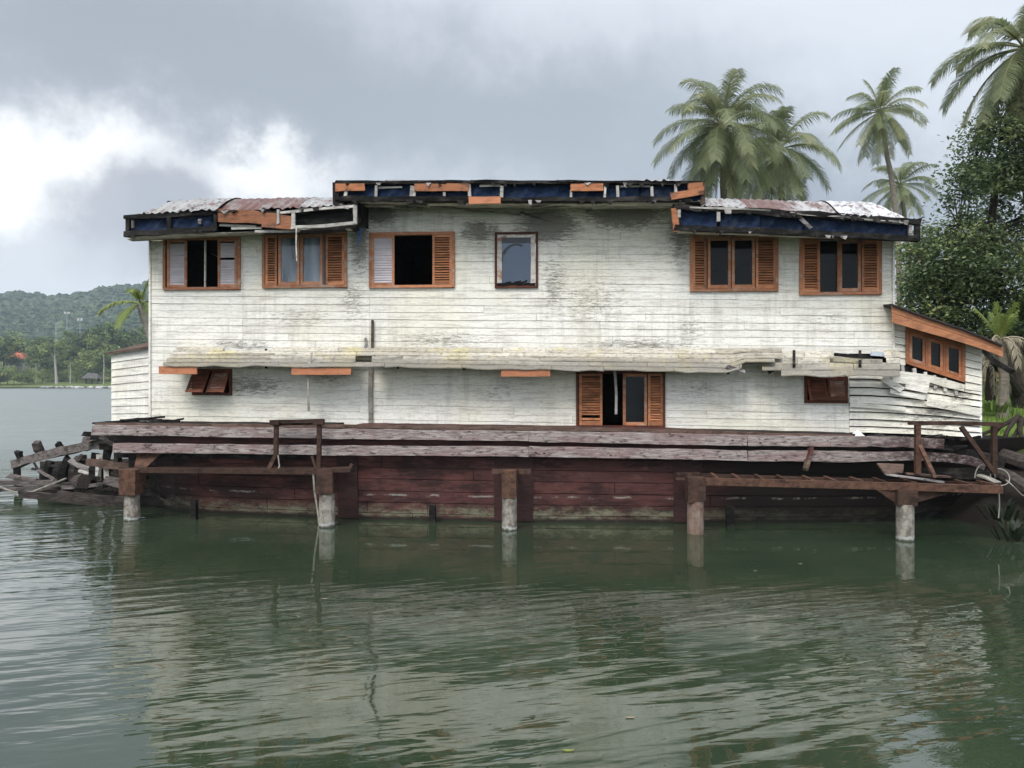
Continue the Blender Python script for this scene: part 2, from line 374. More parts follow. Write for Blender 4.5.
def awning_mat():
    m, nt, out = mat('mossy_awning_boards'); v = obj_co(nt); va = var_of(nt)
    sp = nd(nt, 'ShaderNodeSeparateXYZ', {0: v})
    g = noise(nt, vmul(nt, v, (1.4, 6, 10)), 2.0, 7, .72)
    c = mixc(nt, va, (.60, .555, .465), (.37, .33, .26))
    yl = noise(nt, v, 1.3, 5, .6)
    c = mixc(nt, mth(nt, 'MULTIPLY', rng_(nt, yl, .50, .62), .5), c, (.62, .52, .23))
    c = mixc(nt, mth(nt, 'MULTIPLY', rng_(nt, g, .44, .64), .6), c, (.27, .245, .205))
    bt = noise(nt, vmul(nt, v, (.7, 1, 1)), 1.6, 6, .7)
    edge = rng_(nt, mth(nt, 'ADD', sp.outputs[1], mth(nt, 'MULTIPLY', bt, .55)), .06, -.22)
    c = mixc(nt, mth(nt, 'MULTIPLY', edge, .75), c, (.16, .145, .125))
    c = mixc(nt, mth(nt, 'MULTIPLY', rng_(nt, bt, .52, .66), .5), c, (.17, .15, .12))
    f = noise(nt, vmul(nt, v, (5, 8, 8)), 2.6, 7, .75)
    c = mixc(nt, mth(nt, 'MULTIPLY', rng_(nt, f, .50, .62), .65), c, (.12, .105, .083))
    finish(nt, out, c, .8, bump(nt, f, .7, .006), .2); return m
M['awning'] = awning_mat()
def concrete_mat():
    m, nt, out = mat('stained_concrete'); v = obj_co(nt)
    sp = nd(nt, 'ShaderNodeSeparateXYZ', {0: v})
    n = noise(nt, v, 7, 7, .7)
    c = mixc(nt, rng_(nt, n, .38, .62), (.32, .295, .25), (.13, .115, .097))
    r = noise(nt, vmul(nt, v, (6, 6, 1.2)), 2.2, 6, .7)
    c = mixc(nt, mth(nt, 'MULTIPLY', rng_(nt, r, .5, .68), .7), c, (.15, .07, .045))
    h = mth(nt, 'ADD', sp.outputs[2], mth(nt, 'MULTIPLY', n, .15))
    c = mixc(nt, rng_(nt, h, .17, .12), c, (.40, .40, .37))
    c = mixc(nt, rng_(nt, h, .13, .08), c, (.07, .068, .05))
    finish(nt, out, c, .85, bump(nt, n, .6, .01), .2); return m
M['concrete'] = concrete_mat()
def glass_mat(name, tint, dust, dustc, ior=1.45):
    m, nt, out = mat(name); v = obj_co(nt)
    gl = nd(nt, 'ShaderNodeBsdfGlossy', {'Color': (1, 1, 1, 1), 'Roughness': .03})
    tr = nd(nt, 'ShaderNodeBsdfTransparent', {'Color': col(tint)})
    df = nd(nt, 'ShaderNodeBsdfDiffuse', {'Color': col(dustc)})
    n = noise(nt, vmul(nt, v, (3, 1, .5)), 1.2, 3, .5)
    a = nd(nt, 'ShaderNodeMixShader', {0: mth(nt, 'MULTIPLY', rng_(nt, n, .2, .8), dust), 1: tr.outputs[0], 2: df.outputs[0]})
    fr = nd(nt, 'ShaderNodeFresnel', {'IOR': ior})
    b = nd(nt, 'ShaderNodeMixShader', {0: fr.outputs[0], 1: a.outputs[0], 2: gl.outputs[0]})
    nt.links.new(b.outputs[0], out.inputs[0]); return m
M['glass'] = glass_mat('dusty_window_glass', (.6, .64, .64), .035, (.22, .24, .24), 1.22)
M['milky'] = glass_mat('blue_grey_film_glass', (.30, .34, .40), .18, (.20, .23, .27))
M['sheerglass'] = glass_mat('sky_tinted_glass', (.5, .55, .6), .75, (.42, .47, .54))
def plain(name, c, rough=.7, c2=None, scale=6):
    m, nt, out = mat(name)
    if c2:
        g = noise(nt, obj_co(nt), scale, 6, .65); cc = mixc(nt, rng_(nt, g, .3, .7), c, c2); finish(nt, out, cc, rough, bump(nt, g, .4, .02))
    else: finish(nt, out, c, rough)
    return m
M['tarpblack'] = plain('black_tar_felt', (.014, .014, .016), .7, (.03, .029, .03))
M['rope'] = plain('pale_rope', (.36, .33, .28), .8, (.24, .22, .19), 20)
M['whitescrap'] = plain('white_board_scrap', (.72, .71, .67), .6, (.6, .58, .53))
M['rock'] = plain('shore_rock', (.30, .29, .28), .9, (.13, .125, .12), 1.5)
M['paleconc'] = plain('pale_shore_stone', (.42, .41, .39), .9, (.26, .25, .24), 1.5)
M['pole'] = plain('grey_mast_steel', (.30, .32, .33), .6, (.24, .25, .26))
M['terracotta'] = plain('orange_roof_tiles', (.50, .15, .07), .8, (.38, .11, .055), 1)
M['yellow'] = plain('yellow_painted_wood', (.60, .36, .06), .6, (.5, .28, .05))
M['mud'] = plain('dark_mud', (.045, .037, .029), .8, (.022, .019, .015), 3)
def leaf_mat(name, stops, trans=.3, rough=.5, spec=.3):
    m, nt, out = mat(name); va = var_of(nt)
    r = nd(nt, 'ShaderNodeValToRGB', {0: va}); cr = r.color_ramp
    while len(cr.elements) < len(stops): cr.elements.new(.5)
    for e, (p, cc) in zip(cr.elements, stops): e.position = p; e.color = col(cc)
    p = nd(nt, 'ShaderNodeBsdfPrincipled', {'Base Color': r.outputs[0], 'Roughness': rough, 'Specular IOR Level': spec})
    t = nd(nt, 'ShaderNodeBsdfTranslucent', {'Color': r.outputs[0]})
    mx = nd(nt, 'ShaderNodeMixShader', {0: trans, 1: p.outputs[0], 2: t.outputs[0]})
    nt.links.new(mx.outputs[0], out.inputs[0]); return m
M['frond'] = leaf_mat('coconut_frond', [(0, (.12, .145, .07)), (.4, (.19, .215, .105)), (.75, (.29, .29, .15)), (.9, (.37, .31, .16)), (1, (.32, .24, .15))], .4)
M['leaf'] = leaf_mat('broad_green_leaf', [(0, (.05, .08, .035)), (.5, (.12, .16, .068)), (.85, (.20, .245, .095)), (1, (.30, .30, .11))], .35, .45, .35)
M['farleaf'] = leaf_mat('far_tree_leaf', [(0, (.045, .072, .026)), (.4, (.11, .155, .05)), (.75, (.20, .255, .075)), (1, (.32, .34, .11))], .35, .6)
M['dry'] = leaf_mat('dry_palm_leaf', [(0, (.11, .085, .06)), (.5, (.20, .165, .115)), (1, (.32, .27, .19))], .2, .7)
M['bright'] = leaf_mat('young_palm_leaf', [(0, (.10, .15, .035)), (.5, (.20, .25, .06)), (1, (.36, .36, .11))], .4)
M['grass'] = leaf_mat('bank_grass_blade', [(0, (.06, .10, .02)), (.5, (.10, .16, .03)), (1, (.17, .21, .05))], .3)
# ================================================================== the houseboat
boat = thing('houseboat', 'derelict two-storey white clapboard houseboat on a dark red wooden hull, afloat beside the rusty docks', 'houseboat', O, -TH)
def rect(px0, py0, px1, py1, d=0.0):
    cx, cy = (px0 + px1) / 2, (py0 + py1) / 2
    return L(px0, cy, d).x, L(px1, cy, d).x, L(cx, py1, d).z, L(cx, py0, d).z
UPPER = [rect(164, 237, 241, 290), rect(263, 232.5, 347.5, 288), rect(369.5, 232.5, 455, 288), rect(495, 232.5, 538, 288), rect(689.7, 235, 777.7, 291.5), rect(799, 238, 881, 295)]
LOWER = [rect(193, 369, 232.5, 395), rect(576, 371, 665, 428), rect(804, 376.5, 847, 403)]
def sheared(r):
    k = SAG * (r[0] + r[1]) / 2
    return (r[0], r[1], r[2] - k, r[3] - k)
def cut(u0, u1, zb, zt, holes):
    """rows minus holes -> list of (u0,u1,zb,zt)"""
    zs = sorted({zb, zt} | {z for h in holes for z in (h[2], h[3]) if zb + .004 < z < zt - .004 and h[1] > u0 and h[0] < u1})
    res = []
    for a, b in zip(zs[:-1], zs[1:]):
        iv = [(u0, u1)]
        for h in holes:
            if h[2] < b - .002 and h[3] > a + .002:
                n = []
                for p, q in iv:
                    if h[0] > p: n.append((p, min(q, h[0])))
                    if h[1] < q: n.append((max(p, h[1]), q))
                iv = [x for x in n if x[1] - x[0] > .004]
        res += [(p, q, a, b) for p, q in iv]
    return res
def siding(mb, u0, u1, z0, z1, holes, pitch=.148, topz=None, v0=0.0, butts=(), jit=.0034):
    """lapped boards; every board has its own butt joints, tilt and slight warp"""
    r = random.Random(int(u0 * 100) + int(z0 * 77)); z = z0; row = 0
    nrow = max(1, round((z1 - z0) / pitch)); p = (z1 - z0) / nrow
    for row in range(nrow):
        zb, zt = z0 + row * p, z0 + (row + 1) * p
        js = [b for b in butts if r.random() < .75]
        x = u0 + r.uniform(.6, 3.6)
        while x < u1 - .5:
            if r.random() < .55: js.append(x)
            x += r.uniform(1.8, 4.2)
        js = [u0] + sorted(j for j in js if u0 + .15 < j < u1 - .15) + [u1]
        for ja, jb in zip(js[:-1], js[1:]):
            var = min(1, max(0, r.gauss(.4, .22))); prd = .012 + r.uniform(-.003, .005); dz = r.uniform(-jit, jit) + (r.uniform(-.012, .006) if r.random() < .08 else 0)
            for (a, b, ca, cb) in cut(ja + .0024, jb - .0024, zb, zt, holes):
                n = max(1, int((b - a) / .45)); vs = []
                fb = (ca - zb) / p; ft = (cb - zb) / p
                for i in range(n + 1):
                    u = a + (b - a) * i / n; s = SAG * u; w = math.sin(u * 2.1 + row * 1.7) * .0025
                    zl = ca + s + dz + w + r.uniform(-jit, jit) if ca == zb else ca + s
                    zh = cb + s
                    yb = v0 - (prd + (.005 - prd) * fb); yt = v0 - (prd + (.005 - prd) * ft)
                    vs += [(u, yb, zl), (u, yt, zh), (u, v0 + .004, zl + .001), (u, v0 + .004, zh)]
                fs = []
                for i in range(n):
                    k = 4 * i
                    fs += [(k, k + 4, k + 5, k + 1), (k + 2, k + 6, k + 4, k)]
                fs += [(0, 1, 3, 2), (4 * n, 4 * n + 2, 4 * n + 3, 4 * n + 1)]
                mb.add(vs, fs, var)
u_l, u_r = L(150.5, 320).x, L(893, 300).x
u_c0, u_c1 = L(357, 215).x, L(690, 215).x
zdeck = L(512, 429).z; zaw = L(512, 350).z; ztop = L(250, 232).z - SAG * L(250, 232).x; zctop = L(500, 198).z
hu = [sheared(h) for h in UPPER]; hl = [sheared(h) for h in LOWER]
mb = MB(); siding(mb, u_l, u_r, zaw, ztop, hu, butts=(L(370, 300).x, L(690, 300).x, L(243, 300).x))
siding(mb, u_c0, u_c1, ztop, zctop + .1, [], butts=(L(453, 210).x,))
upper_wall = mb.build('upper_wall', M['siding'], boat)
mb = MB(); u_bk = L(849, 400).x
siding(mb, u_l, u_bk, zdeck, zaw, hl, butts=(L(360, 400).x, L(372, 400).x, L(595, 400).x), pitch=.145)
lower_wall = mb.build('lower_wall', M['siding'], boat)
upper_wall['label'] = 'upper storey wall of stained white clapboards'; lower_wall['label'] = 'lower storey wall of white clapboards under the awning'
# corner board strips
for px, z0_, z1_ in ((150.5, zdeck, ztop), (893, zaw - .05, ztop)):
    u = L(px, 330).x; mb = MB(); mb.var = .3
    mb.plank([(u, -.012, z0_ + SAG * u), (u, -.012, z1_ + SAG * u)], .04, .05, (0, 1, 0), .002, seg=.6); mb.build('corner_board', M['siding'], boat)

# ---- inner shell: rooms behind the windows
BACKV = 4.6
bw = [L(500, 292, -BACKV), L(533, 236, -BACKV)]
backhole = (bw[0].x - .1, bw[1].x + .1, bw[0].z - .1, bw[1].z + .15)
def board_wall(mb, u0, u1, z0, z1, v0, v1, holes, shear=True):
    zs = sorted({z0, z1} | {z for h in holes for z in (h[2], h[3]) if z0 < z < z1})
    for a, b in zip(zs[:-1], zs[1:]):
        for (p, q, ca, cb) in cut(u0, u1, a, b, holes):
            s0, s1 = (SAG * p, SAG * q) if shear else (0, 0)
            mb.hexa([(p, v0, ca + s0), (q, v0, ca + s1), (q, v1, ca + s1), (p, v1, ca + s0), (p, v0, cb + s0), (q, v0, cb + s1), (q, v1, cb + s1), (p, v1, cb + s0)])
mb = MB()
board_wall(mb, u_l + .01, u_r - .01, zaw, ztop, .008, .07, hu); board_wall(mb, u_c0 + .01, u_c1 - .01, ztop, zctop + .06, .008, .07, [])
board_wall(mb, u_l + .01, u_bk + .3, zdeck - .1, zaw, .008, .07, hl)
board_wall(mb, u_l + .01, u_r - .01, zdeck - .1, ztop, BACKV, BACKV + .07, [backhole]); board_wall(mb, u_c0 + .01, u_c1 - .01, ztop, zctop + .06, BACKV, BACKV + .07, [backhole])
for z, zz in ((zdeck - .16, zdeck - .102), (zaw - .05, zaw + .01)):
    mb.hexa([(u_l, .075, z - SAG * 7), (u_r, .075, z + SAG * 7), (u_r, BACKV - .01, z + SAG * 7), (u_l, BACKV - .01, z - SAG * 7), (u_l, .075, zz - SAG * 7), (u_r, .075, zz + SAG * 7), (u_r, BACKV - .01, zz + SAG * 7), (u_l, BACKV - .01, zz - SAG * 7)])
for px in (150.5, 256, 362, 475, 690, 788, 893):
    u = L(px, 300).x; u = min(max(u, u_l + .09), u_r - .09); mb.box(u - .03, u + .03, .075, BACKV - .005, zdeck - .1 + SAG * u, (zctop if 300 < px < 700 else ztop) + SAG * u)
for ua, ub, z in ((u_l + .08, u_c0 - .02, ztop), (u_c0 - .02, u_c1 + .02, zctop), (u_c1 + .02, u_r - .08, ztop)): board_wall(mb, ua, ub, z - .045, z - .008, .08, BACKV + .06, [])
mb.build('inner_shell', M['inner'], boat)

# ---- left annex
mb = MB(); a0, a1 = L(112, 385, -.04).x, L(150, 385).x
zt0, zt1 = L(112, 355, -.04).z, L(150, 349).z; zb = L(130, 421).z
n = 9
for i in range(n):
    var = rnd.uniform(.2, .8)
    f0, f1 = i / n, (i + 1) / n
    zl0, zl1 = zb + (zt0 - zb) * f0, zb + (zt1 - zb) * f0; zh0, zh1 = zb + (zt0 - zb) * f1, zb + (zt1 - zb) * f1
    mb.hexa([(a0, .018, zl0), (a1 - .02, .018, zl1), (a1 - .02, .06, zl1), (a0, .06, zl0), (a0, .036, zh0 - .003), (a1 - .02, .036, zh1 - .003), (a1 - .02, .06, zh1 - .003), (a0, .06, zh0 - .003)], var)
for i in range(n):   # return side
    f0, f1 = i / n, (i + 1) / n; zl, zh = zb + (zt0 - zb) * f0, zb + (zt0 - zb) * f1
    mb.hexa([(a0 - .012, .03, zl), (a0 - .002, .03, zl), (a0 - .002, 2.2, zl), (a0 - .012, 2.2, zl), (a0 - .004, .03, zh - .003), (a0 + .006, .03, zh - .003), (a0 + .006, 2.2, zh - .003), (a0 - .004, 2.2, zh - .003)], rnd.uniform(.2, .8))
annex = mb.build('annex_wall', M['siding'], boat)
mb = MB(); mb.hexa([(a0 - .06, -.05, zt0 + .005), (a1 - .022, -.05, zt1 + .005), (a1 - .022, 2.3, zt1 + .5), (a0 - .06, 2.3, zt0 + .45), (a0 - .06, -.05, zt0 + .05), (a1 - .022, -.05, zt1 + .05), (a1 - .022, 2.3, zt1 + .55), (a0 - .06, 2.3, zt0 + .5)])
mb.build('annex_roof', M['brownwood'], boat)

# ---- windows
WF = .028   # frame thickness in front of the wall
def window(r, label=None, frame='frame', fw=.055, d0=-.06, d1=.055):
    mb = MB(); u0, u1, z0, z1 = r
    mb.var = .5
    for (a, b, c_, e) in ((u0, u0 + fw, z0, z1), (u1 - fw, u1, z0, z1)):
        mb.plank([((a + b) / 2, -(d0 + d1) / 2, c_), ((a + b) / 2, -(d0 + d1) / 2, e)], b - a, d1 - d0, (0, 1, 0), .002, rnd.random())
    for zc in (z0 + fw / 2, z1 - fw / 2):
        mb.plank([(u0 + fw, -(d0 + d1) / 2, zc), (u1 - fw, -(d0 + d1) / 2, zc)], d1 - d0 + .008, fw, (0, 0, 1), .002, rnd.random())
    wobj = mb.build('window', M[frame], boat)
    if label: wobj['label'] = label
    return wobj
def sub_rect(px0, px1, wr, inset=.055):
    return L(px0, 262).x, L(px1, 262).x, wr[2] + inset, wr[3] - inset
def shutter(win, u0, u1, z0, z1, slat='shutter', fr='shutter', fw=.05, d=.03, pitch=.05, name='shutter', tilt=.74):
    mb = MB(); g = .004; u0 += g; u1 -= g; z0 += g; z1 -= g; v = -d
    for uc in (u0 + fw / 2, u1 - fw / 2): mb.plank([(uc, v, z0), (uc, v, z1)], fw, .034, (0, 1, 0), .0015, rnd.random(), 0)
    for zc in (z0 + fw / 2, z1 - fw / 2): mb.plank([(u0 + fw, v, zc), (u1 - fw, v, zc)], .03, fw, (0, 0, 1), .0015, rnd.random(), 0)
    z = z0 + fw + pitch * .4
    while z < z1 - fw - pitch * .3:
        t = tilt + rnd.uniform(-.06, .06); dy, dz = .024 * math.cos(t), .024 * math.sin(t)
        vv = rnd.gauss(.5, .22); skip = rnd.random() < .012
        if not skip:
            q = rnd.uniform(-.003, .003)
            mb.hexa([(u0 + fw - .004, v - dy, z - dz), (u1 - fw + .004, v - dy, z - dz + q), (u1 - fw + .004, v + dy, z + dz + q), (u0 + fw - .004, v + dy, z + dz),
                     (u0 + fw - .004, v - dy, z - dz + .008), (u1 - fw + .004, v - dy, z - dz + .008 + q), (u1 - fw + .004, v + dy, z + dz + .008 + q), (u0 + fw - .004, v + dy, z + dz + .008)], vv, 1)
        z += pitch
    return mb.build(name, [M[fr], M[slat]], win)
def casement(win, u0, u1, z0, z1, glass='glass', fr='frame', fw=.055, d=.035):
    mb = MB(); g = .004; u0 += g; u1 -= g; z0 += g; z1 -= g
    for uc in (u0 + fw / 2, u1 - fw / 2): mb.plank([(uc, -d, z0), (uc, -d, z1)], fw, .036, (0, 1, 0), .0015, rnd.random())
    for zc in (z0 + fw * .6, z1 - fw / 2): mb.plank([(u0 + fw, -d, zc), (u1 - fw, -d, zc)], .032, fw * (1.2 if zc < (z0 + z1) / 2 else 1), (0, 0, 1), .0015, rnd.random())
    c_ = mb.build('casement', M[fr], win)
    pane(win, u0 + fw - .01, u1 - fw + .01, z0 + fw - .01, z1 - fw + .01, d - .004, glass)
    return c_
def pane(win, u0, u1, z0, z1, d, glass):
    mb = MB(); mb.box(u0, u1, -d - .003, -d + .003, z0, z1); return mb.build('pane', M[glass], win)
def post(win, u, z0, z1, w=.035, d=.02, m='frame', name='mullion'):
    mb = MB(); mb.plank([(u, -d, z0), (u, -d, z1)], w, .04, (0, 1, 0), .002, .5); return mb.build(name, M[m], win)
def curtain(win, u0, u1, z0, z1, v, var=.5):
    mb = MB(); n = 26; vs = []; fs = []
    for i in range(n + 1):
        u = u0 + (u1 - u0) * i / n; y = v + .025 * math.sin(i * 1.9) + rnd.uniform(-.008, .008)
        vs += [(u, y, z0), (u, y, z1)]
    for i in range(n): fs.append((2 * i, 2 * i + 2, 2 * i + 3, 2 * i + 1))
    mb.add(vs, fs, var); return mb.build('curtain', M['curtain'], win)
W = UPPER
w1 = window(W[0], 'upper window with two pale bleached shutters and a dark opening')
for a, b in ((168, 188), (218.5, 238)): shutter(w1, *sub_rect(a, b, W[0]), slat='lilac', fr='frame', d=.03, tilt=1.2)
post(w1, L(205, 262).x, W[0][2] + .05, W[0][3] - .05, .03, -.01, 'peeling')
w2 = window(W[1], 'upper window with brown louvres and two sky-tinted panes')
shutter(w2, *sub_rect(266, 278, W[1])); shutter(w2, *sub_rect(326, 345, W[1]))
casement(w2, *sub_rect(279, 300.5, W[1]), glass='sheerglass'); casement(w2, *sub_rect(301, 323.5, W[1]), glass='sheerglass')
curtain(w2, L(280, 262).x, L(324, 262).x, W[1][2], W[1][3], .05)
w3 = window(W[2], 'upper window with one pale shutter, one brown shutter and an open dark middle')
shutter(w3, *sub_rect(372, 395, W[2]), slat='lilac', fr='frame', tilt=1.2); shutter(w3, *sub_rect(432.5, 452.5, W[2]))
w4 = window(W[3], 'small upper window in a peeling frame with rotten sill', 'darkframe', .045)
r = W[3]; mb = MB()
iu0, iu1, iz0, iz1 = r[0] + .05, r[1] - .05, r[2] + .06, r[3] - .05
for uc in (iu0 + .045, iu1 - .045): mb.plank([(uc, -.03, iz0), (uc, -.03, iz1)], .09, .04, (0, 1, 0), .004, rnd.random(), seg=.2)
mb.plank([(iu0 + .09, -.03, iz1 - .03), (iu1 - .09, -.03, iz1 - .03)], .036, .06, (0, 0, 1), .004, .6, seg=.15)
mb.build('sash', M['peeling'], w4)
pane(w4, iu0 + .08, iu1 - .08, iz0 + .0, iz1 - .05, .02, 'milky')
mb = MB()
for k in range(9):
    u = iu0 + .06 + (iu1 - iu0 - .12) * rnd.random(); mb.plank([(u - .07, -.03, iz0 + rnd.uniform(0, .05)), (u + .07, -.03, iz0 + rnd.uniform(0, .09))], .04, .03, (0, 0, 1), .008, rnd.random(), seg=.05)
mb.plank([(iu0, -.035, iz0 + .01), (iu1, -.035, iz0 + .01)], .06, .05, (0, 0, 1), .01, .3, seg=.06)
mb.build('rotten_sill', M['rotten'], w4)
w5 = window(W[4], 'upper window with two dark casements between brown louvres, left of the right-hand pair')
shutter(w5, *sub_rect(692, 706.5, W[4])); shutter(w5, *sub_rect(755, 775.5, W[4]))
casement(w5, *sub_rect(707, 730.5, W[4])); casement(w5, *sub_rect(731, 754.5, W[4]))
w6 = window(W[5], 'rightmost upper window with louvres, an open half and one dark casement')
shutter(w6, *sub_rect(801, 819.5, W[5])); shutter(w6, *sub_rect(860.5, 879, W[5]))
casement(w6, *sub_rect(838, 860, W[5])); pane(w6, L(820, 262).x, L(837, 262).x, W[5][2] + .05, W[5][3] - .05, -.01, 'glass')
post(w6, L(837.6, 262).x, W[5][2] + .05, W[5][3] - .05, .03, .02)
# lower storey
r = LOWER[1]
w7 = window(r, 'lower window with louvred shutters, a half-open gap and a hanging strip', 'darkframe', .05)
def lrect(a, b): return L(a, 400).x, L(b, 400).x, r[2] + .05, r[3] - .05
shutter(w7, *lrect(579, 602.5)); shutter(w7, *lrect(647.5, 663)); casement(w7, *lrect(622.5, 647))
mb = MB(); mb.plank([L(614.8, 371, .07), L(616.3, 392, .08), L(616, 414, .075)], .05, .008, (0, 1, 0), .003, .5, seg=.15); mb.build('hanging_strip', M['palelath'], w7)
for i, (r, lab) in enumerate(((LOWER[0], 'small lower hatch window with its brown flap propped out'), (LOWER[2], 'small lower hatch window with two worn brown panels'))):
    wh = window(r, lab, 'darkframe', .05)
    n = 2; w_ = (r[1] - r[0]) / 2
    top = r[3] - .02
    for k in range(2):
        if i == 0: tilt, sh = (.30, -.02) if k == 0 else (.24, -.03)
        else: tilt, sh = (.09, .045) if k == 0 else (.07, .01)
        u0 = r[0] + .03 + k * (w_ - .01); u1 = u0 + w_ - .05; zb = r[2] + (.06 if i == 0 else .05)
        mb = MB()
        def Pt(f, g, dd=0): # f across, g down
            return (u0 + (u1 - u0) * f + sh * g, -.05 - tilt * g - dd, top + (zb - top) * g)
        for fa in ((0, .12), (.88, 1)):
            mb.hexa([Pt(fa[0], 1), Pt(fa[1], 1), Pt(fa[1], 1, -.03), Pt(fa[0], 1, -.03), Pt(fa[0], 0), Pt(fa[1], 0), Pt(fa[1], 0, -.03), Pt(fa[0], 0, -.03)], rnd.random(), 0)
        for ga in ((0, .13), (.85, .99)):
            mb.hexa([Pt(.12, ga[1], .001), Pt(.88, ga[1], .001), Pt(.88, ga[1], -.03), Pt(.12, ga[1], -.03), Pt(.12, ga[0], .001), Pt(.88, ga[0], .001), Pt(.88, ga[0], -.03), Pt(.12, ga[0], -.03)], rnd.random(), 0)
        ns = 9
        for q in range(ns):
            g0, g1 = .14 + .7 * q / ns, .14 + .7 * (q + .9) / ns
            mb.hexa([Pt(.12, g1, -.004), Pt(.88, g1, -.004), Pt(.88, g1, -.014), Pt(.12, g1, -.014), Pt(.12, g0, -.014), Pt(.88, g0, -.014), Pt(.88, g0, -.024), Pt(.12, g0, -.024)], rnd.random(), 1)
        mb.build('flap', [M['darkshutter'], M['halfpeeled'] if k else M['darkshutter']] if i else [M['darkshutter'], M['halfpeeled'] if k else M['darkshutter']], wh)

# ---- roofs
def roof(name, label, eave, ridge_dv, pitch, u0, u1, back=5.2, mats='roof', hip0=0.0, hip1=0.0, sheet=.82, zoff=.02, d=.8, ridge=None):
    pit = (lambda x: (ridge(x) - eave(x)) / (ridge_dv + d)) if ridge else (lambda x: pitch)
    """eave(u) -> z of the eave line at v=-d; corrugated iron in separate sheets"""
    mb = MB(); r = random.Random(int(u0 * 31) + 5); u = u0; k = 0
    while u < u1 - .05:
        ue = min(u1, u + sheet); var = r.random(); lift = .006 * (k % 2) + r.uniform(0, .012); k += 1
        nu = 16; nv = 9; vs = []; fs = []
        ov = r.uniform(-.03, .07)
        for i in range(nu + 1):
            x = u + (ue - u + .03) * i / nu
            hipz = 1.0
            if hip0 and x < u0 + hip0: hipz = max(0.0, (x - u0) / hip0) ** .42
            if hip1 and x > u1 - hip1: hipz = max(0.0, (u1 - x) / hip1) ** .42
            for j in range(nv + 1):
                f = j / nv; v = -d - ov + (ridge_dv + d + ov) * f; fa = math.sin(f * math.pi / 2) if ridge else f
                if j == nv: pass
                z = eave(x) + zoff + pit(x) * (ridge_dv + d) * fa * hipz + lift + .02 * math.sin(x * 2 * math.pi / .15) + (r.uniform(-.018, .018) if j == 0 else r.uniform(-.004, .004))
                vs.append((x, v, z))
            v = back; z = eave(x) + zoff + pit(x) * hipz * (ridge_dv + d) - .13 * (back - ridge_dv)
            vs.append((x, v, z))
        m_ = nv + 2
        for i in range(nu):
            for j in range(nv + 1): fs.append((i * m_ + j, (i + 1) * m_ + j, (i + 1) * m_ + j + 1, i * m_ + j + 1))
        mb.add(vs, fs, var); u = ue
    o = mb.build(name, M[mats], boat); o['label'] = label
    # dark ceiling lining below the iron, closing the attic
    mb = MB()
    e0, e1 = eave(u0), eave(u1)
    pr0 = pit((u0 + u1) / 2) * (ridge_dv + d) - .06
    h0 = 0.0 if hip0 else pr0; h1 = 0.0 if hip1 else pr0
    us = [u0 + (.1 if hip0 else 0), u0 + (hip0 or .3) + .15, u1 - (hip1 or .3) - .15, u1 - (.1 if hip1 else 0)]; hh = [h0, pr0, pr0, h1]
    for (ua, ub, ha, hb) in zip(us[:-1], us[1:], hh[:-1], hh[1:]):
        a_, b_ = eave(ua) - .05, eave(ub) - .05
        vs = [(ua, -d + .06, a_), (ub, -d + .06, b_), (ub, ridge_dv, b_ + hb), (ua, ridge_dv, a_ + ha), (ub, back - .05, b_ + hb - .13 * (back - ridge_dv) * (1 if hb else 0)), (ua, back - .05, a_ + ha - .13 * (back - ridge_dv) * (1 if ha else 0))]
        mb.add(vs, [(0, 1, 2, 3), (3, 2, 4, 5)])
    mb.build('roof_lining', M['tarpblack'], o)
    return o
D = .78
def eline(p0, p1, d=D):
    a, b = L(*p0, d), L(*p1, d)
    return lambda u: a.z + (b.z - a.z) * (u - a.x) / (b.x - a.x)
eL = eline((126, 215.5), (345, 208)); eC = eline((335, 183.5), (703, 183.5)); eR = eline((674, 206), (919, 222))
uL0, uL1 = L(127, 215, D).x, L(352, 210, D).x
uC0, uC1 = L(334, 190, D).x, L(703.5, 190, D).x
uR0, uR1 = L(674, 215, D).x, L(918.5, 228, D).x
rLa, rLb, rRa, rRb = L(165, 203, -.3), L(333, 201, -.3), L(705, 202, -.3), L(893, 206.5, -.3)
roofL = roof('left_roof', 'left lower roof of rusty patched corrugated iron', eL, .3, .315, uL0 + .2, uL1, hip0=.38, ridge=lambda u: rLa.z + (rLb.z - rLa.z) * (u - rLa.x) / (rLb.x - rLa.x))
roofC = roof('centre_roof', 'raised middle roof with torn navy tarpaulin eaves', eC, 1.7, .275, uC0, uC1)
roofR = roof('right_roof', 'right lower roof with flaking white paint', eR, .3, .335, uR0 + .5, uR1 - .1, hip1=.4, ridge=lambda u: rRa.z + (rRb.z - rRa.z) * (u - rRa.x) / (rRb.x - rRa.x))
# gable cheeks closing the step between the middle roof and the side roofs
mb = MB()
for u, ef in ((uC0 + .45, eL), (uC1 - .28, eR)):
    mb = MB()
    mb.hexa([(u - .02, -.62, ef(u) - .25), (u + .02, -.62, ef(u) - .25), (u + .02, 4.9, ef(u) - .25), (u - .02, 4.9, ef(u) - .25), (u - .02, -.62, eC(u) - .04), (u + .02, -.62, eC(u) - .04), (u + .02, 4.9, eC(u) - .4), (u - .02, 4.9, eC(u) - .4)], .3)
    mb.build('step_cheek', M['rotten'], boat)

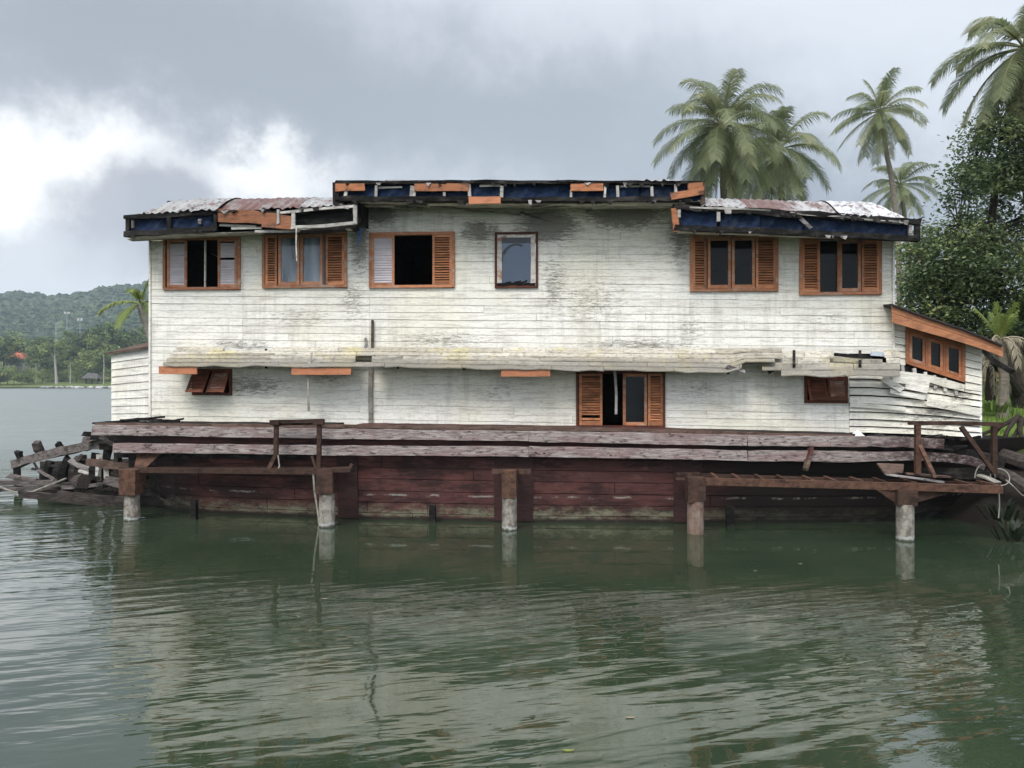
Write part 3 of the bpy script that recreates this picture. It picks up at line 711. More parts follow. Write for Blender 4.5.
def board(par, pts, h, th=.03, m='orange', d=D, name='fascia_board', jit=.006, var=None, seg=.3):
    """board seen edge-on as a line of pixel points with pixel height h, on the plane d"""
    P_ = [L(x, y, d) for x, y in pts]; hz = h * (14.8 - d) / F
    mb = MB(); mb.plank(P_, th, hz, (0, 0, 1), jit, rnd.random() if var is None else var, seg=seg)
    return mb.build(name, M[m], par)
def stud(par, px, y0, y1, w=3, d=D, m='palelath', name='eave_stud', lean=0):
    mb = MB(); mb.plank([L(px, y1, d), L(px + lean, y0, d)], w / 50.0, .05, (0, 1, 0), .004, rnd.random(), seg=.12); return mb.build(name, M[m], par)
def tarp(par, px0, px1, ytop, ybot, d=D - .07, name='tarpaulin', torn=.0):
    """sagging navy sheet behind the fascia studs; ytop/ybot are functions of px"""
    mb = MB(); n = max(6, int((px1 - px0) / 3)); m_ = 6; vs = []; fs = []; ph = rnd.random() * 9
    for i in range(n + 1):
        px = px0 + (px1 - px0) * i / n
        tb = rnd.uniform(0, torn)
        for j in range(m_ + 1):
            f = j / m_; y = ytop(px) + (ybot(px) - tb - ytop(px)) * f
            dd = d + .03 * math.sin(px * .22 + ph + f * 2) * math.sin(math.pi * f) + .018 * math.sin(px * .6 + f * 5 + ph) + rnd.uniform(-.006, .006)
            vs.append(L(px, y, dd))
    for i in range(n):
        for j in range(m_):
            k = i * (m_ + 1) + j; fs.append((k, k + m_ + 1, k + m_ + 2, k + 1))
    mb.add(vs, fs, rnd.random()); return mb.build(name, M['tarp'], par, smooth=True)
def lin(x0, y0, x1, y1): return lambda x: y0 + (y1 - y0) * (x - x0) / (x1 - x0)
# left eave
board(roofL, [(126, 217.5), (172, 215.2), (215, 213.8)], 4, .07, 'rotten', name='eave_rail', jit=.014)
board(roofL, [(126, 234.5), (172, 232), (216, 229)], 5, .09, 'rotten', name='eave_rail', jit=.015)
stud(roofL, 128, 217, 236, 4, m='rotten'); stud(roofL, 169.5, 216, 231, 4, m='rotten'); stud(roofL, 215.5, 214, 229, 3, m='rotten')
stud(roofL, 133, 220, 228, 2.2, D - .02, 'greywood'); stud(roofL, 200, 219, 224, 3, D - .01, 'greywood')
tl, bl = lin(126, 218, 216, 214.5), lin(126, 233.5, 216, 229)
tarp(roofL, 130, 168, tl, bl); tarp(roofL, 171, 214, tl, bl)
board(roofL, [(217.5, 215.5), (250, 217), (278, 220), (292, 223)], 13, .035, 'orange', D + .02, jit=.012)
board(roofL, [(262, 224.5), (293, 227.5)], 5, .03, 'orange', D + .03)
board(roofL, [(217, 211.5), (300, 212.5), (348, 206)], 2.5, .06, 'rotten', name='eave_rail', jit=.015)
for (a, y0, b, y1) in ((220, 225, 256, 226.5), (232, 228.5, 262, 228), (255, 231.5, 300, 231)):
    board(roofL, [(a, y0), (b, y1)], 2.2, .025, 'palelath', D - .05, 'broken_lath', .005)
stud(roofL, 278.5, 210, 224, 2.6, D + .04); stud(roofL, 293.5, 213, 226, 3.6, D + .03); board(roofL, [(279, 222), (292, 221.5)], 7, .03, 'palelath', D + .01, 'broken_lath', .005)
# white-edged open box at the step
board(roofL, [(281, 213), (318, 209), (355, 206.2)], 2.6, .05, 'palelath', D + .03, 'box_rail', .006)
board(roofL, [(291, 227.5), (325, 226), (357, 222.5)], 3, .05, 'palelath', D + .03, 'box_rail', .006)
stud(roofL, 355.3, 205, 224, 3.6, D + .04, name='box_stud')
board(roofL, [(296, 219), (352, 214.5)], 13, .03, 'rotten', D - .14, 'box_back', .004)
board(roofL, [(262, 231.6), (320, 230), (358, 227)], 4.5, .3, 'rotten', D - .25, 'eave_rail', .01)
# torn blue strip
mb = MB(); P_ = [L(x, y, .35) for x, y in ((361, 228), (359.5, 234), (358.6, 240), (358, 246))]
mb.plank(P_, .06, .008, (0, 1, 0), .012, .9, seg=.06, taper=.4); mb.build('torn_tarpaulin_strip', plain('blue_tarpaulin_rag', (.03, .09, .22), .5), roofL)
# centre eave
board(roofC, [(335, 182.8), (520, 182.4), (703, 183)], 3, .1, 'rotten', name='eave_rail', jit=.014)
board(roofC, [(335, 199), (520, 200), (690, 199.5)], 4.5, .1, 'rotten', name='eave_rail', jit=.015)
stud(roofC, 336, 183, 206, 6, D - .01, 'rotten'); stud(roofC, 703, 183, 205, 4, D, 'brownwood')
tc_, bc_ = lin(335, 184, 703, 184), lin(335, 199, 703, 200)
edges = [338, 345, 376, 412, 445, 470, 501, 570, 604, 640, 652, 676, 701]
for a, b in zip(edges[:-1], edges[1:]): tarp(roofC, a + .5, b - .5, tc_, bc_)
for px, y0, y1, wd in ((345.5, 191, 198, 3), (376, 186, 198, 2.5), (411.5, 186, 198, 3.5), (414.5, 186, 197, 2), (444.5, 192, 198, 2.5), (470, 184, 199, 3), (501.5, 186, 199, 3.2), (571, 190, 199, 2), (604.5, 184, 199, 2), (618, 186, 198, 2.6), (652, 187, 198, 2.6), (676, 184, 199, 2.4)):
    stud(roofC, px, y0, y1, wd, D + .01, lean=rnd.uniform(-1, 1))
for a, b in ((335.5, 365), (415, 468.5), (570.5, 603.5)): board(roofC, [(a, 187.6), (b, 187.2)], 7.4, .03, 'orange', D + .035)
board(roofC, [(469, 200.4), (501, 200.2)], 7.2, .03, 'peach', D + .05)
board(roofC, [(688, 188), (703, 187)], 9, .03, 'orange', D + .03); board(roofC, [(671, 196.5), (690, 193.5), (704, 190.5)], 7, .03, 'orange', D + .05)
for (a, y0, b, y1) in ((377, 188, 402, 187.2), (425, 197.5, 446, 198), (445, 197.8, 468, 197.4), (480, 186, 500, 185.6), (620, 186.5, 650, 186.2)):
    board(roofC, [(a, y0), (b, y1)], 1.8, .02, 'palelath', D - .02, 'broken_lath', .004)
# right eave
rt = lambda x: 207.5 + (x - 675) * .0475 + 2.2 * max(0, (x - 780) / 140.0)
rb = lambda x: 228 + (x - 675) * .037 + 2.0 * max(0, (x - 780) / 140.0)
xs = list(range(674, 920, 12))
board(roofR, [(x, rt(x) + rnd.uniform(-.8, .8)) for x in xs + [918.5]], 5, .1, 'rotten', name='eave_rail', jit=.02)
board(roofR, [(x, rb(x)) for x in xs + [918.5]], 5.5, .1, 'rotten', name='eave_rail', jit=.012)
stud(roofR, 917, 222, 240, 5, D, 'rotten'); stud(roofR, 910, 225, 234, 3, D + .01, 'greywood')
board(roofR, [(674.2, 208.5), (676.5, 231)], 6, .06, 'orange', D + .02); stud(roofR, 679, 208, 218, 2.6, D + .03); stud(roofR, 718.3, 211, 222, 3, D + .01)
for a, b in ((680, 717), (719.5, 760), (760.5, 803), (803.5, 850), (850.5, 908)):
    tarp(roofR, a, b, lambda x: rt(x) + 1, lambda x: rb(x) - 1.5)
board(roofR, [(801, 219), (811, 228)], 4, .02, 'greywood', D + .02, 'broken_lath', .008); board(roofR, [(757, 213), (800, 216.5)], 3, .03, 'rotten', D + .03, 'broken_lath', .02)
board(roofR, [(790, 213.5), (845, 217.5), (900, 223)], 2, .03, 'palelath', D + .04, 'broken_lath', .016)
board(roofR, [(690, 207.5), (770, 210.5)], 1.6, .03, 'palelath', D + .04, 'broken_lath', .014)
# torn scraps of roofing felt and splintered lath along the eaves
for par, x0, x1, yf, n in ((roofL, 216, 350, lambda x: 212 - (x - 216) * .04, 9), (roofC, 336, 702, lambda x: 183.6, 16), (roofR, 682, 916, lambda x: rt(x) + .5, 22), (roofC, 340, 690, lambda x: 201, 14), (roofR, 684, 912, lambda x: rb(x) + 1.5, 9), (roofL, 130, 215, lambda x: 235.5 - (x - 130) * .07, 5)):
    for k in range(n):
        px = rnd.uniform(x0, x1); y = yf(px); wd = rnd.uniform(2, 9); dr = rnd.uniform(1.2, 4.2); q = [L(px - wd / 2, y - 1, D + .06), L(px + wd / 2, y - 1 + rnd.uniform(-.6, .6), D + .06), L(px + wd * rnd.uniform(-.1, .5), y + dr, D + rnd.uniform(.04, .12)), L(px - wd * rnd.uniform(.1, .5), y + dr * rnd.uniform(.4, 1), D + rnd.uniform(.05, .1))]
        mb = MB(); mb.add(q + [p + Vector((0, .012, 0)) for p in q], [(0, 3, 2, 1), (4, 5, 6, 7), (0, 1, 5, 4), (1, 2, 6, 5), (2, 3, 7, 6), (3, 0, 4, 7)], rnd.random()); mb.build('torn_felt', M['rotten' if rnd.random() < .7 else 'greywood'], par)
# soffits: boards running along the eave, from the fascia back to the wall
def soffit(par, px0, px1, yf, yw, nrow=4, gap=.1, m='soffit', d_in=.02):
    mb = MB()
    for k in range(nrow):
        f = (k + .5) / nrow; d = (D - .1) * (1 - f) + d_in * f
        x = px0
        while x < px1 - 2:
            e = min(px1, x + rnd.uniform(40, 110)); y0 = yf(x) * (1 - f) + yw(x) * f; y1 = yf(e) * (1 - f) + yw(e) * f
            if rnd.random() > gap:
                mb.plank([L(x, y0 + rnd.uniform(-.6, .6), d), L(e - .6, y1 + rnd.uniform(-.6, .6), d)], (D - .1) / nrow * .98, .014, (0, 0, 1), .003, rnd.random(), seg=.5)
            x = e
    o = mb.build('soffit', M[m], par); return o
soffit(roofL, 130, 352, lambda x: 236.5 - (x - 130) * .032, lambda x: 240.5 - (x - 130) * .052, 3, .06)
soffit(roofC, 338, 700, lambda x: 202, lambda x: 208.5, 4, .22)
soffit(roofR, 678, 916, lambda x: 230 + (x - 678) * .043, lambda x: 233.5 + (x - 678) * .028, 3, .04)
mb = MB()
for (a, y0, b, y1, dd) in ((395, 207, 428, 208, .3), (430, 206, 470, 209.5, .25), (465, 210, 520, 214, .1), (520, 212, 550, 221, .06), (545, 205, 600, 204, .35), (530, 210, 566, 205.5, .3), (532, 207, 560, 202.5, .45), (700, 233, 735, 236, .2), (850, 243, 876, 236, .25), (820, 239, 850, 242, .2)):
    mb = MB(); mb.plank([L(a, y0, dd), L(b, y1, dd)], .04, .03, (0, 0, 1), .006, rnd.random(), seg=.2); mb.build('broken_lath', M['greywood'], roofC)
# loose scraps lying on the iron
mb = MB()
for px, py, s in ((172, 202, .10), (284, 201, .08), (214, 201.5, .08), (742, 202, .08), (772, 203.5, .07)):
    p = L(px, py, -.3); mb = MB(); mb.plank([p + Vector((-s, 0, -.01)), p + Vector((s, .1, .02))], .12, .04, (0, 0, 1), .02, rnd.random(), seg=.08); mb.build('roof_debris', M['rotten'], roofL if px < 500 else roofR)

# ---- awning of lapped boards between the storeys
def awning(px0, px1, ytop, ybot, dtop, dbot, rows, skip, seedn, lslope=0.0):
    r = random.Random(seedn); mb = MB()
    for k in range(rows):
        f0, f1 = k / rows, (k + 1) / rows + .05
        x = px0 + lslope * (1 - f0)
        first = True
        while x < px1 - 3:
            e = min(px1, x + r.uniform(35, 120))
            hole = any(k in rr and s0 < (x + e) / 2 < s1 for rr, s0, s1 in skip)
            cuts = [(x, e)]
            for rr, s0, s1 in skip:
                if k in rr:
                    cuts = [q for (a, b) in cuts for q in ((a, min(b, s0)), (max(a, s1), b)) if q[1] - q[0] > 1]
            var = r.random(); w = r.uniform(-.012, .012)
            for a, b in cuts:
                n = max(1, int((b - a) / 12)); vs = []; fs = []
                for i in range(n + 1):
                    px = a + (b - a) * i / n - (.4 if i == n else 0)
                    d0_, d1_ = dtop + (dbot - dtop) * f0, dtop + (dbot - dtop) * f1
                    y0_, y1_ = ytop(px) + (ybot(px) - ytop(px)) * f0, ytop(px) + (ybot(px) - ytop(px)) * f1
                    jj = r.uniform(-1.1, .9) if k == rows - 1 else r.uniform(-.3, .3)
                    a_ = L(px, y0_, d0_); b_ = L(px, y1_ + jj, d1_) ; b_.z += .012 + w * .5; b_.y -= .022
                    vs += [a_, b_, b_ - Vector((0, 0, .018)), a_ - Vector((0, 0, .018))]
                for i in range(n):
                    q = 4 * i
                    for j in range(4): fs.append((q + j, q + (j + 1) % 4, q + 4 + (j + 1) % 4, q + 4 + j))
                fs += [(0, 3, 2, 1), (4 * n, 4 * n + 1, 4 * n + 2, 4 * n + 3)]
                mb.add(vs, fs, var)
            x = e
    return mb
ab = lambda x: 365.5 + (x - 160) * .002 if x < 385 else (366 + (x - 385) * .0165 if x < 735 else 371.5 - min(1, (x - 735) / 8) * 7)
at_ = lambda x: 346.5 + (x - 160) * .003
mbA = awning(160, 782, at_, ab, .03, .56, 5, [((0,), 224, 273), ((2, 3), 356, 372), ((4,), 742, 790), ((3,), 775, 790)], 3, 17)
aw = mbA.build('awning', M['awning'], boat); aw['label'] = 'long mossy board awning between the storeys'
mbB = awning(730, 900, lambda x: 351.5 - (x - 730) * .008, lambda x: 374.8, .05, .60, 4, [((0,), 834, 884), ((1,), 830, 886), ((0, 1, 2), 700, 741), ((3,), 700, 781), ((2,), 700, 762)], 9, 0)
aw2 = mbB.build('awning', M['awning'], boat); aw2['label'] = 'short sagging right-hand awning with a hole'
def pboard(par, pts, h, th, m, d, name, jit=.003, up=(0, 0, 1)): return board(par, pts, h, th, m, d, name, jit)
pboard(aw, [(159, 370.2), (197, 370.2)], 8.2, .03, 'peach', .57, 'fascia_board'); pboard(aw, [(292, 371), (322, 371.2), (351, 371)], 7.6, .03, 'peach', .57, 'fascia_board', .004)
pboard(aw, [(501, 372.6), (550, 372.6)], 7.8, .03, 'peach', .57, 'fascia_board')
pboard(aw2, [(833, 359), (860, 361), (882, 361.5)], 4.5, .05, 'awning', .34, 'loose_board', .004)
pboard(aw2, [(871, 353.5), (884, 354.5)], 4, .03, 'curtain', .12, 'loose_board', .004); pboard(aw2, [(834, 354.5), (872, 358)], 3, .05, 'rotten', .1, 'awning_batten', .006)
pboard(aw, [(222, 354), (275, 354.3)], 2.0, .10, 'awning', .24, 'loose_board', .003); pboard(aw, [(371, 362), (403, 357.5)], 3.6, .06, 'awning', .36, 'loose_board', .01); pboard(aw, [(355, 357.5), (372, 358)], 4, .04, 'awning', .16, 'loose_board', .004)
pboard(aw, [(726, 366), (745, 372)], 3, .05, 'greywood', .55, 'loose_board', .012)
pboard(aw, [(312, 352), (310, 362), (308, 368)], 2, .02, 'palelath', .5, 'batten')
mb = MB()
for px in range(200, 900, 66): mb.bar(L(px, at_(px) + 3, .04), L(px, min(ab(px), 372) + 1.5, .5), .05, .06)
mb.build('awning_bracket', M['rotten'], boat)
mb = MB(); mb.plank([L(768, 366, .3), L(772, 372, .3)], .1, .1, (0, 1, 0), .01); mb.build('awning_post_stub', M['rotten'], boat)
# drain pipe and hanging sticks
mb = MB(); mb.tube([L(372.5, 320, .05), L(372.3, 348, .06)], .028, 8); mb.build('drain_pipe', M['brownwood'], boat)
mb = MB(); mb.plank([L(370.8, 368, .05), L(370.5, 395, .05), L(370.8, 425, .05)], .085, .04, (0, 1, 0), .004, .4, seg=.2); mb.build('drain_pipe', M['pipe'], boat)
mb = MB(); mb.plank([L(308, 375, .5), L(308.6, 411, .48)], .04, .02, (0, 1, 0), .003, .7, seg=.2); mb.build('hanging_batten', M['pipe'], boat)
mb = MB(); mb.plank([L(296.5, 227, .85), L(296.2, 246, .84), L(296.8, 261, .85)], .025, .015, (0, 1, 0), .003, .7, seg=.2); mb.build('hanging_lath', M['palelath'], roofL)
mb = MB(); mb.plank([L(364, 350, .05), L(366, 345, .06), L(365, 338, .05)], .05, .02, (0, 1, 0), .01, .7, seg=.1); mb.build('splintered_board', M['greywood'], boat)

# ---- right-hand wing
wing = []
def poly_rows(mb, lines, d, gap=.5, th=.022, jit=.003, vtilt=.012):
    """boards between successive pixel polylines (same x stations)"""
    for k in range(len(lines) - 1):
        top, bot = lines[k], lines[k + 1]; n = len(top); var = min(1, max(0, rnd.gauss(.35, .22))); vs = []; fs = []; dd = d + rnd.uniform(-.006, .012)
        for (a, b) in zip(top, bot):
            p, q = L(a[0], a[1] + gap, dd - vtilt), L(b[0], b[1] - gap * .2, dd + vtilt + rnd.uniform(-jit, jit))
            vs += [p, q, q + Vector((0, th, 0)), p + Vector((0, th, 0))]
        for i in range(n - 1):
            q = 4 * i
            for j in range(4): fs.append((q + j, q + (j + 1) % 4, q + 4 + (j + 1) % 4, q + 4 + j))
        fs += [(0, 3, 2, 1), (4 * n - 4, 4 * n - 3, 4 * n - 2, 4 * n - 1)]
        mb.add(vs, fs, var)
mb = MB()
poly_rows(mb, [[(893.5, 322 + 7.0 * i), (905.5, 325 + 6.7 * i)] for i in range(7)], 0.01)
wwall = mb.build('wing_wall', M['siding'], boat); mb = MB()
poly_rows(mb, [[(965.5, 343.5 + 7.6 * i), (982, 348.5 + 7.2 * i)] for i in range(7)], 0.012)
wwall = mb.build('wing_wall', M['siding'], boat); wwall['label'] = 'sagging white boards of the right-hand wing'
mb = MB()
B_ = []
ystart = [371, 378.5, 387, 395, 403.5, 411.5, 419, 426, 432.5]
yend = [389, 395, 400.5, 407, 413.5, 420, 426.5, 432.5, 438]
for i in range(9):
    a, b = ystart[i], yend[i]
    B_.append([(849.5, a), (870, a + .2), (890, a + .6 + .06 * (b - a)), (915, a + (b - a) * .30), (940, a + (b - a) * .52), (965, a + (b - a) * .82), (982, b)])
poly_rows(mb, B_[:4], .02, 1.0, jit=.010, vtilt=.020); poly_rows(mb, B_[3:6], .045, 1.2, jit=.012, vtilt=.018); poly_rows(mb, B_[5:], .015, .8, jit=.008, vtilt=.016)
bk = mb.build('buckled_boards', M['buckled'], boat); bk['label'] = 'buckled and split white boards at the right end'
mb = MB()
def lplank(pts, h, d, jit=.004, var=None):
    mb.plank([L(x, y, dd) for (x, y), dd in zip(pts, d)], .02, h / 50., (0, 0, 1), jit, var, seg=.25)
lplank([(892, 373.5), (930, 379), (964, 388)], 7, (.09, .10, .07), .006, .75)
lplank([(893, 379.5), (912, 381.5), (929, 385.5)], 6, (.10, .10, .11), .005, .2)
lplank([(905, 386), (928, 390.5)], 5.5, (.11, .14), .005, .2)
lplank([(927, 402), (955, 407), (981, 413)], 7.5, (.15, .11, .07), .005, .35)
lplank([(890, 391), (925, 398)], 4.5, (.12, .13), .004, .3)
lplank([(850, 405), (880, 406.5), (905, 409)], 4, (.07, .09, .12), .003, .1)
mb.plank([L(882, 378, .1), L(902, 390, .14)], .06, .12, (0, 0, 1), .008, .6)
mb.build('split_board', M['buckled'], boat)
mb = MB()
for px in (902, 914, 925, 934, 944, 955): mb.plank([L(px, 366 + (px - 906) * .33, .03), L(px + 1, 379 + (px - 906) * .33, .05)], .06, .05, (0, 1, 0), .004, rnd.random(), mi=0)
mb.hexa([L(850, 437, -.04), L(980, 440, -.04), L(980, 440, -.1), L(850, 437, -.1), L(850, 368, -.04), L(980, 345, -.04), L(980, 345, -.1), L(850, 368, -.1)], mi=1)
mb.hexa([L(893.5, 372, -.035), L(980, 392, -.035), L(980, 392, -.1), L(893.5, 372, -.1), L(893.5, 362, -.035), L(965, 382, -.035), L(965, 382, -.1), L(893.5, 362, -.1)], mi=1)
mb.build('wing_stud', [M['palelath'], M['rotten']], boat)
# wing window (racked parallelogram)
def PQ(f, g, d):   # f across, g down
    x = 906 + 59 * f; y = (327 + 18 * f) + (36.5 + 1 * f) * g
    return L(x, y, d)
def pbox(mb, f0, f1, g0, g1, d0, d1, var=.5, mi=0):
    mb.hexa([PQ(f0, g1, d1), PQ(f1, g1, d1), PQ(f1, g1, d0), PQ(f0, g1, d0), PQ(f0, g0, d1), PQ(f1, g0, d1), PQ(f1, g0, d0), PQ(f0, g0, d0)], var, mi)
mb = MB()
pbox(mb, 0, .05, 0, 1, -.05, .06, .3); pbox(mb, .95, 1, 0, 1, -.05, .06, .6); pbox(mb, .05, .95, 0, .1, -.05, .058, .4); pbox(mb, .05, .95, .9, 1, -.05, .062, .5)
pbox(mb, .335, .37, .1, .9, -.05, .055, .5); pbox(mb, .635, .67, .1, .9, -.05, .055, .5)
ww = mb.build('window', wood('orange_window_wood', (.42, .155, .065), (.30, .10, .04), (.10, .05, .03), .5, (4, 8, 8), .5, .25, .35), boat); ww['label'] = 'racked orange-framed window with three dark panes'
for f0, f1 in ((.055, .33), (.375, .63), (.675, .945)):
    mb = MB()
    for (a, b, c_, e) in ((f0, f0 + .05, .105, .895), (f1 - .05, f1, .105, .895), (f0 + .05, f1 - .05, .105, .19), (f0 + .05, f1 - .05, .81, .895)): pbox(mb, a, b, c_, e, 0, .035, rnd.random())
    mb.build('casement', M['frame'], ww)
    mb = MB(); pbox(mb, f0 + .04, f1 - .04, .17, .83, .008, .014); mb.build('pane', M['glass'], ww)
mb = MB(); pbox(mb, .02, .98, .02, .98, -.10, -.08); mb.build('dark_backing', M['inner'], ww)
M['orangew'] = wood('sunned_orange_board', (.43, .19, .09), (.33, .13, .058), (.12, .05, .03), .5, (2, 8, 14), .5, .2, .3)
# wing roof: two orange boards, black felt edge and sheet behind
TT = [(892, 303.5), (909, 309.8), (926, 316), (945, 322.3), (964, 329), (984, 336.5), (1003, 345)]
for k in range(2):
    mb = MB(); vs = []; fs = []
    for i, (x, y) in enumerate(TT):
        hh = 18.5 - 6.5 * i / 6; y0 = y + hh * (.5 * k) + .4 * k; y1 = y + hh * (.5 + .5 * k)
        d = .34 + .015 * k; p, q = L(x, y0, d), L(x, y1, d)
        vs += [p, q, q + Vector((0, .035, 0)), p + Vector((0, .035, 0))]
    n = len(TT)
    for i in range(n - 1):
        q = 4 * i
        for j in range(4): fs.append((q + j, q + (j + 1) % 4, q + 4 + (j + 1) % 4, q + 4 + j))
    fs += [(0, 3, 2, 1), (4 * n - 4, 4 * n - 3, 4 * n - 2, 4 * n - 1)]
    mb.add(vs, fs, .3 + .4 * k); wf = mb.build('wing_fascia', M['orangew'], boat)
mb = MB(); vs = []; fs = []
for i, (x, y) in enumerate(TT):
    p = L(x, y - .2 + rnd.uniform(-.5, .5), .39); q = Vector((p.x, 3.9, p.z + .25))
    vs += [p, q, q - Vector((0, 0, .07)), p - Vector((0, 0, .03))]
n = len(TT)
for i in range(n - 1):
    q = 4 * i
    for j in range(4): fs.append((q + j, q + (j + 1) % 4, q + 4 + (j + 1) % 4, q + 4 + j))
fs += [(0, 3, 2, 1), (4 * n - 4, 4 * n - 3, 4 * n - 2, 4 * n - 1)]
mb.add(vs, fs); mb.build('wing_roof', M['tarpblack'], boat)
mb = MB(); p = L(982, 395); mb.box(p.x - .02, p.x + .01, .03, 3.6, L(982, 438).z, L(982, 349).z); mb.build('wing_end_wall', M['siding'], boat)
mb = MB(); mb.plank([L(980, 346, -.5), L(996, 362, -.3), L(1012, 372, -.1)], .1, .1, (0, 0, 1), .01, seg=.3); mb.build('broken_rafter', M['rotten'], boat)
# ================================================================== hull
def interp(x, xs, ys):
    return float(np.interp(x, xs, ys))
HU = [-8.2, -7.6, -7.0, -6.0, -3.0, 0, 3.5, 6.0, 7.6, 9.0, 10.4]
VWL = [1.1, .62, .15, -.12, -.50, -.60, -.50, -.25, .10, .85, 2.0]
VTP = [.9, .2, -.15, -.42, -.62, -.64, -.63, -.60, -.50, -.1, .9]
def hull_v(u, z):
    f = min(1, max(0, z / 1.75)) ** .8
    return interp(u, HU, VWL) * (1 - f) + interp(u, HU, VTP) * f
BC = 2.2
mb = MB(); us = np.arange(-8.2, 10.41, .3); rows = [-.55, -.30, -.08, .12, .33, .55, .78, 1.0, 1.22, 1.46, 1.72]
def hz(u, z): return z + SAG * u * max(0, z) / 1.75 * 1.0
for k in range(len(rows) - 1):
    js = [0] + sorted(rnd.sample(range(6, len(us) - 6), 3)) + [len(us) - 1]
    for ja, jb in zip(js[:-1], js[1:]):
        off = rnd.uniform(-.012, .006); vs = []; fs = []; var = rnd.random()
        for i in range(ja, jb + 1):
            u = us[i] + (.006 if i == ja else (-.006 if i == jb else 0)); zb, zt = hz(u, rows[k]) + .006 + rnd.uniform(-.003, .003), hz(u, rows[k + 1]) - .006
            vb, vt = hull_v(u, rows[k]) + off + rnd.uniform(-.004, .004), hull_v(u, rows[k + 1]) + off
            vs += [(u, vb, zb), (u, vt, zt), (u, vt + .05, zt), (u, vb + .05, zb)]
        for i in range(jb - ja):
            q = 4 * i
            for j in range(4): fs.append((q + j, q + (j + 1) % 4, q + 4 + (j + 1) % 4, q + 4 + j))
        e = 4 * (jb - ja); fs += [(0, 3, 2, 1), (e, e + 1, e + 2, e + 3)]
        mb.add(vs, fs, var)
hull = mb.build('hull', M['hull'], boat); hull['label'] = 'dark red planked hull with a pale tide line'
# hull core: closed dark body behind the planking, both sides, deck on top
mb = MB(); vs = []; fs = []; zz = [-.6, .3, 1.0, 1.66]
for u in us:
    for z in zz: vs.append((u, hull_v(u, z) + .045, hz(u, z)))
    for z in reversed(zz): vs.append((u, 2 * BC - hull_v(u, z) - .045, hz(u, z)))
m_ = 8
for i in range(len(us) - 1):
    for j in range(m_): fs.append((i * m_ + j, i * m_ + (j + 1) % m_, (i + 1) * m_ + (j + 1) % m_, (i + 1) * m_ + j))
fs += [tuple(range(m_)), tuple(reversed(range(len(us) * m_ - m_, len(us) * m_)))]
mb.add(vs, fs, .3); mb.build('hull_core', M['rotten'], hull)
M['doubler'] = wood('dark_hull_doubler', (.05, .024, .022), (.03, .016, .015), (.015, .012, .011), .6)
# iron-dark doubling plates on the hull side
for (px0, px1, py0, py1) in ((336, 357, 456, 516), (494, 533, 462, 520), (674, 702, 463, 521)):
    mb = MB(); a, b = L(px0, 490, .62).x, L(px1, 490, .62).x
    vs = []
    for u in (a, b):
        for z in (.02, .5, 1.0, 1.42): vs += [(u, hull_v(u, z) - .03, z), (u, hull_v(u, z) + .03, z)]
    fs = []
    for k in range(3): fs += [(2 * k, 2 * k + 8, 2 * k + 10, 2 * k + 2), (2 * k, 2 * k + 2, 2 * k + 3, 2 * k + 1), (8 + 2 * k, 9 + 2 * k, 11 + 2 * k, 10 + 2 * k)]
    fs += [(6, 14, 15, 7), (0, 1, 9, 8)]
    mb.add(vs, fs, .8); mb.build('hull_doubler', M['doubler'], hull)
def strake(pts, h, d, jit, name, m='strake', th=.10, var=.5, label=None, par=None):
    cuts = [c for c in (318, 529, 747) if pts[0][0] + 60 < c < pts[-1][0] - 60] if name == 'rubbing_strake' else []
    if cuts:
        yy = lambda x: float(np.interp(x, [p[0] for p in pts], [p[1] for p in pts])); e = [pts[0][0]] + cuts + [pts[-1][0]]
        for k, (a, b) in enumerate(zip(e[:-1], e[1:])):
            q = [(a + .4, yy(a))] + [p for p in pts if a + 1 < p[0] < b - 1] + [(b - .4, yy(b))]; off = rnd.uniform(-.35, .35)
            o = strake([(x, y + off) for x, y in q], h * rnd.uniform(.94, 1.06), d + rnd.uniform(-.012, .012), jit, 'rubbing_strake_', m, th, rnd.random(), label)
        return o
    name = name.rstrip('_'); r = [L(x, y, d) for x, y in pts]; mb = MB()
    mb.plank(r, th, h / F * (14.8 - d), (0, 0, 1), jit, var, seg=.22)
    o = mb.build(name, M[m], par or boat)
    if label: o['label'] = label
    return o
S1 = [(93, 430), (300, 433.2), (510, 435.5), (744, 440), (866, 441.3)]
S2 = [(114, 448), (300, 450), (500, 451), (680, 454.2), (744, 456), (858, 456.5)]
strake(S1, 10.2, .76, .006, 'rubbing_strake', label='upper bleached rubbing strake')
strake([(828, 441.5), (900, 441.8), (944, 444)], 9.5, .755, .014, 'rubbing_strake', label='rotten end of the upper rubbing strake')
strake(S2, 9.6, .80, .006, 'rubbing_strake', label='lower bleached rubbing strake')
strake([(795, 457.2), (850, 457), (905, 455.8), (945, 457.5), (972, 461), (985, 466)], 8.5, .79, .012, 'rubbing_strake', label='curved stern end of the lower rubbing strake')
strake([(96, 424.3), (360, 426.2), (600, 429.5), (852, 436.5)], 3.2, .66, .006, 'deck_edge', 'brownwood', .12)
strake([(100, 422.6), (340, 424.2)], 2.0, .4, .006, 'deck_edge', 'rotten', .5)
strake([(360, 424.8), (600, 428), (850, 434.5)], 2.5, .35, .005, 'deck_edge', 'hull', .5)
strake([(118, 440.3), (300, 442), (510, 443.6), (744, 448.5), (870, 449.5)], 8.5, .62, .004, 'waist_plank', 'hull', .06, .9)
strake([(118, 455), (300, 457)], 5, .60, .004, 'waist_plank', 'rotten', .06, .9)
mb = MB()
